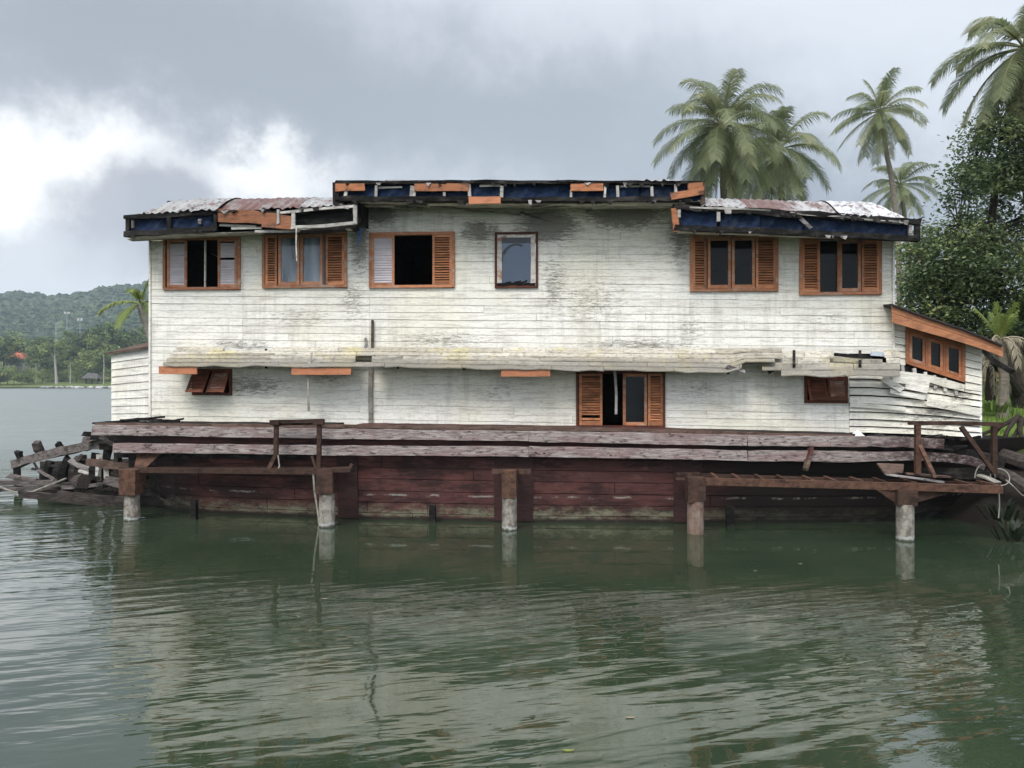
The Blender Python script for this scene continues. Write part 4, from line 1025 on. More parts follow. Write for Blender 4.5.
for k in range(26):
    px = rnd.uniform(860, 975); py = rnd.uniform(436, 448); p = L(px, py, rnd.uniform(.1, .65)); a = rnd.uniform(-.5, .5); l = rnd.uniform(.15, .6)
    mb = MB(); mb.plank([p, p + Vector((math.cos(a) * l, rnd.uniform(-.1, .1), math.sin(a) * l * .4))], .08, .04, (0, 0, 1), .01, rnd.random(), seg=.15); mb.build('deck_debris', M['rotten'], boat)
for k in range(10):
    px = rnd.uniform(100, 170); p = L(px, rnd.uniform(419, 424), rnd.uniform(.05, .5)); l = rnd.uniform(.2, .7)
    mb = MB(); mb.plank([p, p + Vector((l, rnd.uniform(-.1, .1), rnd.uniform(-.03, .06)))], .08, .04, (0, 0, 1), .01, rnd.random(), seg=.15); mb.build('deck_debris', M['rotten'], boat)
# stern: dark curved planks rising to the sternpost
for k, (ya, yb) in enumerate(((447, 452), (470, 468), (480, 477))):
    strake([(900, ya + 2), (945, ya + 3), (985, yb + 6), (1003, yb + 10)], 10, .35 - .1 * k, .012, 'stern_plank', 'rotten', .06, rnd.random())

# ---- broken bow: ribs, rails and loose planking running out to the left
bow = MB()
def bowc(f, z):   # near-side sheer line from the hull break to the stem; f 0..1
    u = -7.4 - 4.1 * f
    return Vector((u, interp(f, [0, .2, .5, .8, 1], [.25, .75, 1.3, 1.85, 2.2]) + .25 * (1 - min(1, z / 1.2)), z))
def at_px(px, py, v): return L(px, py, -v)
mb = MB()
for k, (z, f0, f1) in enumerate(((-.12, 0, .98), (.10, 0, .97), (.30, 0, .78), (.48, 0, .50), (.68, 0, .30), (.88, 0, .2))):
    pts = [bowc(f0 + (f1 - f0) * i / 12, z) for i in range(13)]
    mb.plank(pts, .05, .20, (0, 0, 1), .02, rnd.random(), seg=.25)
for k, z in enumerate((.0, .22, .44, .66)):     # far side planking seen through the ribs
    pts = [Vector((p.x, 2 * BC + .1 - p.y, p.z)) for p in (bowc(i / 12, z) for i in range(13))]
    mb.plank(pts, .05, .215, (0, 0, 1), .01, rnd.random(), seg=.3)
bowp = mb.build('broken_bow', M['bowdark'], boat); bowp['label'] = 'broken open bow with bare ribs'
mb = MB(); mb.plank([at_px(14, 464.5, 2.1), at_px(30, 459, 1.9), at_px(52, 453.5, 1.6), at_px(80, 447.5, 1.15), at_px(104, 443, .6), at_px(116, 441, .3)], .12, .20, (0, 0, 1), .018, .7, seg=.2); mb.build('rail', M['bowwood'], bowp)
mb = MB(); mb.plank([at_px(84, 440, .7), at_px(100, 437.5, .5), at_px(118, 436.5, .3)], .1, .12, (0, 0, 1), .02, .6, seg=.15); mb.build('rail', M['bowwood'], bowp)
mb = MB(); mb.plank([at_px(88, 462, .5), at_px(110, 464.5, .3), at_px(134, 468, .1)], .06, .16, (0, 0, 1), .012, .5, seg=.2); mb.build('rail', M['brownwood'], bowp)
for i, (x0, y0, x1, y1, v, wd) in enumerate(((19, 488, 17, 464, 2.1, .2), (24, 461, 18, 452, 1.95, .16), (45, 482, 50, 462, 1.6, .22), (43, 455, 37, 443, 1.75, .26), (62, 483, 68, 458, 1.35, .24), (64, 451, 57, 443, 1.5, .16), (78, 486, 82, 456, 1.05, .2), (92, 488, 97, 452, .8, .24), (106, 488, 108, 448, .5, .22), (118, 490, 118, 446, .25, .2), (134, 492, 133, 452, .05, .22))):
    mb = MB(); mb.plank([at_px(x0, y0, v + .15), at_px((x0 + x1) / 2 - 1, (y0 + y1) / 2, v + .05), at_px(x1, y1, v)], .12, wd * .6, (1, 0, 0), .02, rnd.random(), seg=.18); mb.build('rib', M['rotten'] if i % 3 else M['bowdark'], bowp)
for (pts, h, m, v) in (([(-10, 482.5), (25, 483.5), (66, 482)], 5, 'bowwood', 1.5), ([(-4, 490), (12, 489), (40, 488.5), (66, 484)], 4, 'bowwood', 1.45), ([(8, 476), (20, 478.5), (36, 480.5)], 4, 'bowwood', 1.7),
                        ([(62, 487.5), (90, 486), (112, 482.5)], 3, 'bowwood', .7), ([(70, 460), (80, 466), (90, 470)], 4, 'greywood', .9), ([(80, 471), (92, 475)], 2.5, 'palelath', .85), ([(72, 464), (78, 458), (86, 457)], 5, 'bowwood', 1.0),
                        ([(98, 476), (99, 467)], 3, 'palelath', .4), ([(106, 478), (106, 468)], 3, 'palelath', .4), ([(60, 494), (90, 497), (130, 500)], 6, 'bowdark', .62), ([(20, 494), (60, 498), (110, 504), (140, 507)], 7, 'bowdark', .60), ([(105, 480), (128, 486), (146, 488)], 8, 'bowwood', .1),
                        ([(96, 457), (104, 455)], 4, 'palelath', .5), ([(84, 434), (120, 434), (150, 440)], 4, 'rotten', .1), ([(92, 437), (125, 440), (160, 441)], 5, 'rotten', .05), ([(100, 446), (135, 447)], 6, 'rotten', .15), ([(100, 436), (112, 444), (130, 448)], 3, 'bowwood', -.1)):
    mb = MB(); mb.plank([at_px(x, y, v + .02 * i) for i, (x, y) in enumerate(pts)], .09, h / F * 16.2, (0, 0, 1), .014, rnd.random(), seg=.2); mb.build('loose_plank', M[m], bowp)
mb = MB(); p = at_px(76, 481, .95); q = at_px(84, 481, .6)
mb.tube([p, q], [.12, .15], 9, jit=.2); mb.build('broken_windlass', M['bowdark'], bowp)
mb = MB(); mb.tube([at_px(-6, 485, 1.3), at_px(8, 490, 1.3), at_px(14, 492, 1.3), at_px(32, 492, 1.2), at_px(50, 485, 1.1), at_px(66, 478.5, 1.0)], .022, 6); mb.build('bent_rod', M['pipe'], bowp)
mb = MB()
for k in range(18):
    x = rnd.uniform(30, 150); p = at_px(x, rnd.uniform(462, 486), 1.5 - x * .01 + rnd.uniform(0, .8)); a = rnd.uniform(-3, 3); l = rnd.uniform(.4, 1.1)
    mb = MB(); mb.plank([p, p + Vector((math.cos(a) * l, rnd.uniform(-.2, .2), math.sin(a) * l * .35))], .04, .05, (0, 0, 1), .012, rnd.random(), seg=.2); mb.build('bow_debris', M['rotten' if k % 3 else 'bowwood'], bowp)

# ---- loose things on the deck
def btop(mb, name, m, label, cat, group=None, smooth=False):
    return tag(mb.build(name, M[m], None, smooth, space='boat'), label, cat, group)
mb = MB(); p = [L(849, 437, .5), L(866, 437, .5), L(858, 429.5, .45)]
mb.add([p[0], p[1], p[2], p[0] + Vector((0, .05, 0)), p[1] + Vector((0, .05, 0)), p[2] + Vector((0, .05, 0))], [(0, 1, 2), (5, 4, 3), (0, 3, 4, 1), (1, 4, 5, 2), (2, 5, 3, 0)])
btop(mb, 'board_scrap', 'whitescrap', 'small white triangular scrap of board lying on the rotten deck edge', 'scrap')
mb = MB(); mb.plank([L(805, 471, .95), L(811, 448, .86)], .05, .16, (0, 1, 0), .006, .3, seg=.15)
btop(mb, 'loose_plank', 'hull', 'short dark red plank leaning against the lower rubbing strake above the right dock', 'plank')

# ================================================================== docks: concrete piles with rusty steel frames
mb = None
PILE = [(132, 520), (327, 526.5), (509.5, 529.5), (695.5, 533), (905, 540)]
PW = [G(*p) for p in PILE]; PB = [tobl(p) for p in PW]
def dpx(i): return -PB[i].y
def pile(par, i, ztop, r=.145, m='concrete', top=None):
    b = PB[i] - o_; mb = MB(); mb.tube([(b.x, b.y, -1.2), (b.x, b.y, .2), (b.x, b.y, ztop)], [r, r * .98, r * .96], 14, jit=.02); return mb.build('pile', M[m], par, smooth=False)
o_ = Vector((0, 0, 0))
def dock(label, i):
    global o_
    p = PW[i].copy(); p.z = 0; o_ = tobl(p); return thing('rusty_dock', label, 'dock', p, -TH)
def D_(x, y, d): return L(x, y, d) - o_
def sbar(mb, a, b, w, h, up=(0, 0, 1), jit=.0015, var=None): mb.plank([a, b], w, h, up, jit, rnd.random() if var is None else var, seg=.5)
# left dock
dk = dock('left rusty dock frame on two concrete piles with a small railing near its right end', 0)
d0, d1 = dpx(0), dpx(1)
pile(dk, 0, D_(132, 494, d0).z); pile(dk, 1, D_(328, 492, d1).z, .15)
c = PB[0] - o_; mb = MB(); z0, z1 = D_(132, 494, d0).z, D_(132, 469, d0).z; mb.hexa([(c.x - .16, c.y - .17, z0), (c.x + .16, c.y - .17, z0), (c.x + .16, c.y + .2, z0), (c.x - .16, c.y + .2, z0), (c.x - .17, c.y - .17, z1), (c.x + .17, c.y - .17, z1), (c.x + .17, c.y + .2, z1), (c.x - .17, c.y + .2, z1)]); mb.build('pile_cap', M['rustlight'], dk)
c = PB[1] - o_; mb = MB(); z0, z1 = D_(328, 493, d1).z, D_(328, 469, d1).z; mb.box(c.x - .155, c.x + .155, c.y - .16, c.y + .18, z0, z1); mb.build('pile_cap', M['rust'], dk)
mb = MB(); a, b, e = D_(134, 467.5, d0 - .1), D_(146, 467.5, d0 - .1), D_(161, 453.5, d0 - .25); f = D_(137, 453.5, d0 - .25)
mb.add([a, b, e, f, a + Vector((0, .02, 0)), b + Vector((0, .02, 0)), e + Vector((0, .02, 0)), f + Vector((0, .02, 0))], [(0, 1, 2, 3), (7, 6, 5, 4), (0, 4, 5, 1), (1, 5, 6, 2), (2, 6, 7, 3), (3, 7, 4, 0)]); mb.build('gusset_plate', M['rustlight'], dk)
mb = MB(); sbar(mb, D_(140, 470, d0), D_(322, 471.5, d1), .10, .10); mb.build('front_beam', M['rust'], dk)
mb = MB(); sbar(mb, D_(140, 468, d0 - .42), D_(350, 469.5, d1 - .5), .08, .08); mb.build('back_beam', M['rust'], dk)
mb = MB(); sbar(mb, D_(331, 469.8, d1), D_(350, 469.2, d1 - .1), .3, .07); sbar(mb, D_(350, 469, d1 - .1), D_(352, 464, d1 - .1), .06, .06, (0, 1, 0)); mb.build('end_bracket', M['rust'], dk)
for px in (160, 200, 240, 290): mb = MB(); sbar(mb, D_(px, 470.6, d0 + (d1 - d0) * (px - 132) / 195), D_(px + 4, 469, d0 - .4 + (d1 - d0) * (px - 132) / 195), .05, .05); mb.build('cross_bar', M['rust'], dk)
dm = d1 - .22
rail = []
mb = MB(); mb.plank([D_(268, 472.5, dm + .15), D_(272, 463, dm), D_(276, 455, dm), D_(276.5, 421, dm)], .075, .075, (0, 1, 0), .002, .3); mb.build('railing_post', M['rust'], dk)
mb = MB(); mb.plank([D_(319, 470, dm), D_(319.5, 421, dm)], .075, .075, (0, 1, 0), .002, .3); mb.build('railing_post', M['rust'], dk)
mb = MB(); sbar(mb, D_(271, 421.5, dm), D_(324, 420.5, dm), .09, .06); sbar(mb, D_(272, 424.5, dm - .06), D_(323, 423.8, dm - .06), .05, .04); sbar(mb, D_(270.5, 422.5, dm + .03), D_(280, 422.3, dm + .03), .12, .09); sbar(mb, D_(314, 422, dm + .03), D_(324, 421.8, dm + .03), .12, .09); mb.build('railing_top', M['rust'], dk)
mb = MB(); mb.tube([D_(278, 455, dm + .05), D_(279.5, 466, dm + .06), D_(277, 472, dm + .1)], .012, 5); mb.build('wire', M['rope'], dk)
mb = MB(); sbar(mb, D_(312, 456, dm), D_(317, 471, dm), .04, .04, (0, 1, 0)); mb.build('brace', M['rust'], dk)
# middle pile
dk = dock('single concrete pile with a rusty steel head in front of the middle of the hull', 2)
d2 = dpx(2); pile(dk, 2, D_(510, 496, d2).z, .14)
c = PB[2] - o_; mb = MB(); mb.box(c.x - .13, c.x + .13, c.y - .14, c.y + .16, D_(510, 497, d2).z, D_(510, 470, d2).z); mb.build('pile_cap', M['rustlight'], dk)
mb = MB(); sbar(mb, D_(492, 471.5, d2 - .35), D_(531, 471.5, d2 - .35), .08, .09); sbar(mb, D_(504, 471, d2 - .1), D_(504, 470.5, d2 - .8), .06, .08); sbar(mb, D_(516, 471, d2 - .1), D_(516, 470.5, d2 - .8), .06, .08); mb.build('head_beam', M['rust'], dk)
# right dock
M['rustpile'] = wood('rust_stained_concrete', (.17, .10, .075), (.23, .185, .15), (.08, .04, .03), .6, (5, 5, 2), .85, .2, .2, .6)
dk = dock('long rusty ladder-like dock frame on two piles at the right with an open railing', 3)
d3, d4 = dpx(3), dpx(4)
pile(dk, 3, D_(696, 500, d3).z, .15, 'rustpile'); pile(dk, 4, D_(905, 504, d4).z, .145)
c = PB[3] - o_; mb = MB(); mb.hexa([(c.x - .15, c.y - .15, D_(696, 502, d3).z), (c.x + .15, c.y - .15, D_(696, 499, d3).z), (c.x + .15, c.y + .15, D_(696, 499, d3).z), (c.x - .15, c.y + .15, D_(696, 502, d3).z), (c.x - .15, c.y - .15, D_(696, 477, d3).z), (c.x + .15, c.y - .15, D_(696, 477, d3).z), (c.x + .15, c.y + .15, D_(696, 477, d3).z), (c.x - .15, c.y + .15, D_(696, 477, d3).z)]); mb.build('pile_cap', M['rust'], dk)
mb = MB(); sbar(mb, D_(676, 474, d3 - .55), D_(700, 474, d3 - .55), .06, .05); sbar(mb, D_(676, 478.5, d3 - .55), D_(700, 478.5, d3 - .55), .06, .05); sbar(mb, D_(690, 478, d3 - .05), D_(690, 475, d3 - .6), .06, .06); mb.build('head_beam', M['rust'], dk)
def dR(px): return d3 + (d4 - d3) * (px - 695) / 210
mb = MB(); mb.plank([D_(702, 481.3, dR(702)), D_(850, 485, dR(850)), D_(1002, 489.5, dR(1002))], .09, .125, (0, 0, 1), .002, .4, seg=.6); mb.build('front_beam', M['rustlight'], dk)
WB = .62
def bk_y(px): return 475.5 + (px - 702) * .0315
mb = MB(); mb.plank([D_(702, 475.5, dR(702) - WB), D_(1000, bk_y(1000), dR(1000) - WB)], .07, .07, (0, 0, 1), .002, .4, seg=.6); mb.build('back_beam', M['rust'], dk)
for px in (716, 738, 762, 785, 812, 835, 862, 886, 915, 944, 972, 996):
    mb = MB(); a = D_(px + 1, 478 + (px - 702) * .028, dR(px) - .03); q = Vector((a.x + .02, a.y + WB, a.z)); sbar(mb, a, q, .05, .05); mb.build('rung', M['rustlight'], dk)
c = PB[4] - o_; mb = MB(); mb.box(c.x - .16, c.x + .16, c.y - .11, c.y + .16, D_(905, 505, d4).z, D_(905, 489, d4).z)
for s, l in ((-1, .32), (1, .72)):
    zt = D_(905, 490, d4).z; x0 = c.x + s * .16; mb.add([(x0, c.y, zt - .22), (x0, c.y, zt), (x0 + s * l, c.y, zt), (x0, c.y + .03, zt - .22), (x0, c.y + .03, zt), (x0 + s * l, c.y + .03, zt)], [(0, 1, 2), (5, 4, 3), (0, 3, 4, 1), (1, 4, 5, 2), (2, 5, 3, 0)])
mb.build('pile_cap', M['rust'], dk)
de = dR(917) - .40
mb = MB(); mb.plank([D_(917.5, 474, de), D_(917.5, 425, de)], .085, .085, (0, 1, 0), .002, .4); mb.build('railing_post', M['rustlight'], dk)
mb = MB(); mb.plank([D_(994, 474, de), D_(994, 426, de)], .075, .075, (0, 1, 0), .002, .2); mb.build('railing_post', M['rust'], dk)
mb = MB(); mb.plank([D_(909, 423, de), D_(960, 423, de), D_(1003, 424.5, de)], .10, .07, (0, 0, 1), .004, .4, seg=.4); mb.build('railing_top', M['rust'], dk)
mb = MB(); mb.plank([D_(919, 444, de), D_(935, 478, de + .35)], .06, .06, (0, 1, 0), .002, .6); mb.build('brace', M['rustlight'], dk)
mb = MB(); mb.plank([D_(961, 427, de), D_(993, 471, de)], .07, .07, (0, 1, 0), .002, .4); mb.build('brace', M['rust'], dk)
# things lying on the right dock
def on_dock(pts, w, h, name, m, label, cat):
    mb = MB(); mb.plank([L(x, y, d) for x, y, d in pts], w, h, (0, 0, 1), .005, rnd.random(), seg=.25); return btop(mb, name, m, label, cat)
on_dock([(886, 474.5, d4 - .35), (915, 478, d4 - .2), (943, 482, d4 - .1)], .13, .03, 'loose_plank', 'greywood', 'long pale grey plank lying slantwise on the right dock frame', 'plank')
on_dock([(906, 473.5, d4 - .5), (930, 475.5, d4 - .45), (950, 477, d4 - .4)], .12, .03, 'loose_plank', 'brownwood', 'brown plank lying across the right dock behind the railing brace', 'plank')
on_dock([(979, 475, d4 - .55), (988, 478, d4 - .4), (998, 483, d4 - .2)], .14, .03, 'loose_plank', 'pipe', 'tan plank at the far right end of the dock frame', 'plank')
mb = MB(); q = [L(885, 474, d4 - .3), L(903, 473, d4 - .4), L(904, 464, d4 - .6), L(877, 463, d4 - .55)]
mb.add(q + [p + Vector((0, .03, -.02)) for p in q], [(0, 1, 2, 3), (7, 6, 5, 4), (0, 4, 5, 1), (1, 5, 6, 2), (2, 6, 7, 3), (3, 7, 4, 0)], .4)
btop(mb, 'loose_plank', 'brownwood', 'tilted wide dark brown board propped on the right dock under the curved strake', 'panel')
# short black posts standing in the water against the hull
for px, yt, yb, wd, lab in ((432.5, 505, 523, 6, 'short black square post in the water between the left dock and the middle pile'), (194.5, 500, 516, 5, 'short black post in the water near the left end of the hull'), (730, 507, 525, 7, 'short black post in the water just right of the fourth pile')):
    d = .78; b = L(px, 515, d); mb = MB(); mb.box(b.x - wd / 100., b.x + wd / 100., b.y - .06, b.y + .06, -.8, L(px, yt, d).z); btop(mb, 'water_post', 'rotten', lab, 'post')
mb = MB(); mb.plank([L(313, 469, d1 - .45), L(314.5, 490, d1 - .4), L(318.5, 515, d1 - .3), L(320, 532, d1 - .25)], .035, .035, (0, 1, 0), .004, .6, seg=.2)
btop(mb, 'bamboo_stick', 'pipe', 'thin pale stick hanging from the left dock down into the water beside its right pile', 'stick')
mb = MB(); P_ = []
for i in range(15):
    a = math.pi * i / 14; P_.append(L(985 + 0, 478, d4 - .5) + Vector((-.17 * math.cos(a), 0, .25 * math.sin(a))))
mb.tube(P_, .008, 6)
btop(mb, 'rope_loop', 'rope', 'thin pale rope loop standing upright behind the right dock beam', 'rope')
mb = MB(); P_ = []
for i in range(24):
    a = 2 * math.pi * i / 23; P_.append(L(1000, 477, d4 - .6) + Vector((.16 * math.cos(a), .05 * math.sin(a), .14 * math.sin(a))))
mb.tube(P_, .009, 6)
btop(mb, 'rope_loop', 'rope', 'round coil of pale rope at the tip of the right dock', 'rope')
mb = MB(); mb.tube([L(1006, 480, d4 - .6), L(1013, 486, d4 - .5), L(1022, 495, d4 - .6), L(1034, 500, d4 - .9)], .010, 6); btop(mb, 'mooring_rope', 'rope', 'pale rope running off to the right from the end of the right dock', 'rope')
mb = MB(); mb.tube([L(999, 492, d4), L(999.5, 505, d4), L(998.5, 518, d4)], .01, 5)
btop(mb, 'mooring_rope', 'rope', 'thin cord hanging straight down from the right end of the dock frame', 'rope')
# ================================================================== water
def water_mat():
    m, nt, out = mat('green_estuary_water'); v = nd(nt, 'ShaderNodeNewGeometry').outputs['Position']
    sp = nd(nt, 'ShaderNodeSeparateXYZ', {0: v})
    rot = nd(nt, 'ShaderNodeVectorRotate', {'Vector': v, 'Angle': math.radians(-20)}, rotation_type='Z_AXIS').outputs[0]
    rot2 = nd(nt, 'ShaderNodeVectorRotate', {'Vector': v, 'Angle': math.radians(-8)}, rotation_type='Z_AXIS').outputs[0]
    n1 = noise(nt, vmul(nt, rot, (.26, 2.0, 1)), 2.25, 2, .35, .35)
    n2 = noise(nt, vmul(nt, rot2, (.6, 2.6, 1)), 3.4, 2, .42, .3)
    n3 = noise(nt, vmul(nt, v, (.25, .6, 1)), .5, 2, .5)
    # the hull shelters the water beside it; the open channel to the left is rougher
    calm = rng_(nt, sp.outputs[1], 7.0, 12.2, 1.0, .10)
    lee = rng_(nt, sp.outputs[0], -8.5, -4.0, 2.8, 0.0)
    far = rng_(nt, sp.outputs[1], 14.0, 30.0, 0.0, 7.0)
    gust = rng_(nt, noise(nt, v, .35, 3, .55), .36, .62, .25, 1.2)
    amp = mth(nt, 'MULTIPLY', gust, mth(nt, 'MAXIMUM', calm, mth(nt, 'MAXIMUM', lee, far)))
    h = mth(nt, 'ADD', mth(nt, 'MULTIPLY', n1, 1.0), mth(nt, 'MULTIPLY', n2, .40))
    h = mth(nt, 'MULTIPLY', h, amp)
    h = mth(nt, 'ADD', h, mth(nt, 'MULTIPLY', n3, .12))
    b = nd(nt, 'ShaderNodeBump', {'Height': h, 'Strength': 1.0, 'Distance': WAVE}).outputs[0]
    mk = noise(nt, v, .45, 4, .6)
    c = mixc(nt, rng_(nt, mk, .35, .65), (.021, .034, .018), (.031, .044, .024))
    p = nd(nt, 'ShaderNodeBsdfPrincipled', {'Base Color': c, 'Roughness': rng_(nt, sp.outputs[1], 13.0, 34.0, .012, .42), 'IOR': mth(nt, 'MAXIMUM', rng_(nt, sp.outputs[1], 13.0, 30.0, 2.05, 3.3), rng_(nt, sp.outputs[0], -4.2, -7.5, 2.05, 3.6)), 'Specular IOR Level': .5, 'Normal': b}); nt.links.new(p.outputs[0], out.inputs[0]); return m
WAVE = .0175
M['water'] = water_mat()
mb = MB()
# graded sheet: small faces near, large far, out to the horizon
xs_ = [-2400, -1200, -400, -100, -30, -10, 0, 10, 30, 100, 400, 1200, 2400]; ys_ = [-200, -20, 0, 5, 10, 20, 40, 100, 300, 800, 1600, 2600]
mb.add([(x, y, 0) for y in ys_ for x in xs_], [(j * 13 + i, j * 13 + i + 1, (j + 1) * 13 + i + 1, (j + 1) * 13 + i) for j in range(11) for i in range(12)])
structure(mb.build('water', M['water'], origin=(0, 0, 0)))

# ================================================================== land
from mathutils import noise as mn
def land_mat(name, c1, c2, c3, sc=.5, MUDZ=.6):
    m, nt, out = mat(name); v = nd(nt, 'ShaderNodeNewGeometry').outputs['Position']
    sp = nd(nt, 'ShaderNodeSeparateXYZ', {0: v})
    n = noise(nt, v, sc, 7, .7); n2 = noise(nt, v, sc * 7, 6, .7)
    c = mixc(nt, rng_(nt, n, .35, .65), c1, c2)
    c = mixc(nt, mth(nt, 'MULTIPLY', rng_(nt, n2, .5, .7), .6), c, c3)
    k = rng_(nt, mth(nt, 'ADD', sp.outputs[2], mth(nt, 'MULTIPLY', n2, .5)), MUDZ + .3, MUDZ - .15)
    c = mixc(nt, k, c, (.022, .018, .014))
    finish(nt, out, c, .9, bump(nt, n2, .8, .05), .1); return m
M['land'] = land_mat('grassy_bank', (.075, .12, .022), (.11, .16, .03), (.06, .07, .025), .5, 1.55)
M['farland'] = land_mat('far_grassy_shore', (.085, .11, .035), (.12, .14, .045), (.10, .085, .05), .12)
# near bank, behind and right of the boat
def bank_edge_y(x):   # shoreline y at x
    return interp(x, [-15, -12.6, -10, 0, 7.0, 8.2, 9.0, 10, 14, 60], [60, 26, 21.5, 21, 20.0, 15.6, 13.2, 11.2, 8.5, 4])
def bank_z(x, y):
    d = y - bank_edge_y(x)
    if x < -9: d = min(d, (x + 12.9) * 1.6)
    z = interp(d, [-3, -.2, 0, .6, 2.0, 6.0, 12, 60], [-1.2, -.15, .02, .35, .75, 1.75, 2.15, 4.0])
    if x < 4: z = min(z, .9 + .02 * max(0, d))
    return z + .09 * mn.noise(Vector((x * .7, y * .7, 3))) * (1 if d > .3 else .2)
mb = MB(); gx = list(np.linspace(-16, 12, 57)) + list(np.linspace(12.6, 40, 40)) + [50, 70, 120, 200]; gy = list(np.linspace(3, 30, 64)) + list(np.linspace(31, 60, 20)) + [80, 110, 160]
vs = [(x, y, bank_z(x, y)) for y in gy for x in gx]; n = len(gx)
mb.add(vs, [(j * n + i, j * n + i + 1, (j + 1) * n + i + 1, (j + 1) * n + i) for j in range(len(gy) - 1) for i in range(n - 1)])
structure(mb.build('ground', M['land'], smooth=True, origin=(0, 0, 0)))
# far shore
SHY = CAMZ * F / (388.4 - HY)
def shore_y(x): return SHY + 4 * mn.noise(Vector((x * .03, 1.7, 0))) + 2 * mn.noise(Vector((x * .11, 4.7, 0)))
def far_z(x, y):
    d = y - shore_y(x)
    return interp(d, [-8, 0, 1.5, 12, 30, 90, 200], [-2, .02, .9, 1.6, 3.5, 9, 16]) + .5 * mn.noise(Vector((x * .05, y * .05, 0))) * (1 if d > 4 else .1)
mb = MB(); gx = list(np.linspace(-420, 300, 181)); gy = [SHY + q for q in (-12, -6, -3, 0, 2, 4, 7, 10, 14, 20, 28, 40, 60, 90, 130, 200)]
vs = [(x, y, far_z(x, y)) for y in gy for x in gx]; n = len(gx)
mb.add(vs, [(j * n + i, j * n + i + 1, (j + 1) * n + i + 1, (j + 1) * n + i) for j in range(len(gy) - 1) for i in range(n - 1)])
structure(mb.build('far_shore', M['farland'], smooth=True, origin=(0, 0, 0)))
# forested hill
HILLY = 950.0
def hill_z(x, y):
    px = 512 + F * x / y
    top = interp(px, [-300, -60, 0, 20, 45, 62, 78, 100, 140, 200, 320, 520, 800, 1100], [330, 303, 298, 297, 299.5, 301, 297, 293, 289, 288, 300, 330, 345, 350])
    crest = CAMZ + (HY - top) / F * HILLY - 9
    f = (y - 480) / (HILLY - 480)
    prof = max(0, min(1, f)); prof = prof ** 1.15
    back = 1 if y < HILLY else max(0, 1 - (y - HILLY) / 900)
    z = 9 + crest * prof * back
    z += (9 * mn.noise(Vector((x * .012, y * .012, 0))) + 14 * abs(mn.noise(Vector((x * .006, y * .006, 5)))) - 5) * (.2 + .8 * prof) * (1 if y < HILLY - 60 else .4)
    return z
M['hill'] = land_mat('forest_floor_hill', (.03, .05, .02), (.05, .075, .025), (.022, .035, .015), .05)
mb = MB(); gx = list(np.linspace(-900, 700, 161)); gy = list(np.linspace(470, 1100, 80)) + [1250, 1500]
vs = [(x, y, hill_z(x, y)) for y in gy for x in gx]; n = len(gx)
mb.add(vs, [(j * n + i, j * n + i + 1, (j + 1) * n + i + 1, (j + 1) * n + i) for j in range(len(gy) - 1) for i in range(n - 1)])
structure(mb.build('hills', M['hill'], smooth=True, origin=(0, 0, 0)))
# ================================================================== foliage
nr = np.random.default_rng(11)
def leaf_quads(cent, size, nr, up=.4, aspect=.5):
    """one rhombic leaf per centre"""
    n = len(cent); d = nr.normal(size=(n, 3)); d[:, 2] *= .55; d /= np.linalg.norm(d, axis=1)[:, None]
    nm = nr.normal(size=(n, 3)); nm[:, 2] += up * 3; s = np.cross(d, nm); s /= np.linalg.norm(s, axis=1)[:, None] + 1e-9
    L_ = (size * nr.uniform(.65, 1.35, n))[:, None]
    b = cent - d * L_ * .5; t = cent + d * L_ * .5 - np.array([0, 0, 1]) * L_ * .12
    l = cent - s * L_ * aspect * .5; r = cent + s * L_ * aspect * .5
    V = np.stack([b, l, t, r], 1).reshape(-1, 3); Fq = np.arange(4 * n).reshape(n, 4)
    return V, Fq
def blob_crown(nr, clumps, per, leaf, spread, shell=.5):
    """clumps: (centre, radius) list -> leaf centres through the clump volume"""
    pts = []; tone = []
    for c_, r in clumps:
        k = max(4, int(per * nr.uniform(.7, 1.3))); d = nr.normal(size=(k, 3)); d /= np.linalg.norm(d, axis=1)[:, None]
        rad = r * nr.uniform(shell, 1.0, k) ** .6; p = np.array(c_) + d * rad[:, None] * np.array([1, 1, .72]); pts.append(p)
        tone.append(np.full(k, nr.uniform(.0, .95)) + nr.normal(0, .12, k))
    return np.concatenate(pts), np.clip(np.concatenate(tone), 0, 1)
def tree_crown_arrays(nr, H, R, nclump, per, leaf, zc=.62, flat=.55, open_=.0):
    cl = []
    for _ in range(nclump):
        d = nr.normal(size=3); d /= np.linalg.norm(d); q = nr.uniform(.35, 1.0)
        cl.append((np.array([d[0] * R * q, d[1] * R * q, H * zc + d[2] * H * flat * .5 * q]), R * nr.uniform(.2, .42)))
    c_, t = blob_crown(nr, cl, per, leaf, 1); V, Fq = leaf_quads(c_, np.full(len(c_), leaf), nr); return V, Fq, t
# ---- far shore trees: six kinds, copied along the bank
def far_tree(name, label, H, R, nclump, per, leaf, zc, flat, bark='darkbark', trunk=.25, seed=1, tone=0.0, group=None):
    n_ = np.random.default_rng(seed); t = thing(name, label, 'tree', group=group)
    mb = MB(); mb.tube([(0, 0, -1), (.2, 0, H * .25), (-.1, .1, H * .5), (.1, 0, H * .8)], [trunk, trunk * .8, trunk * .6, trunk * .2], 7)
    for k in range(5):
        a = n_.uniform(0, 6.28); mb.tube([(0, 0, H * .4), (math.cos(a) * R * .4, math.sin(a) * R * .4, H * .6), (math.cos(a) * R * .75, math.sin(a) * R * .75, H * .72)], [trunk * .5, trunk * .3, trunk * .1], 5)
    mb.build('trunk', M[bark], t)
    V, Fq, tn = tree_crown_arrays(n_, H, R, nclump, per, leaf, zc, flat); mb = MB(); mb.arrays(V, Fq, np.clip(tn + tone, 0, 1)); mb.build('crown', M['farleaf'], t); return t
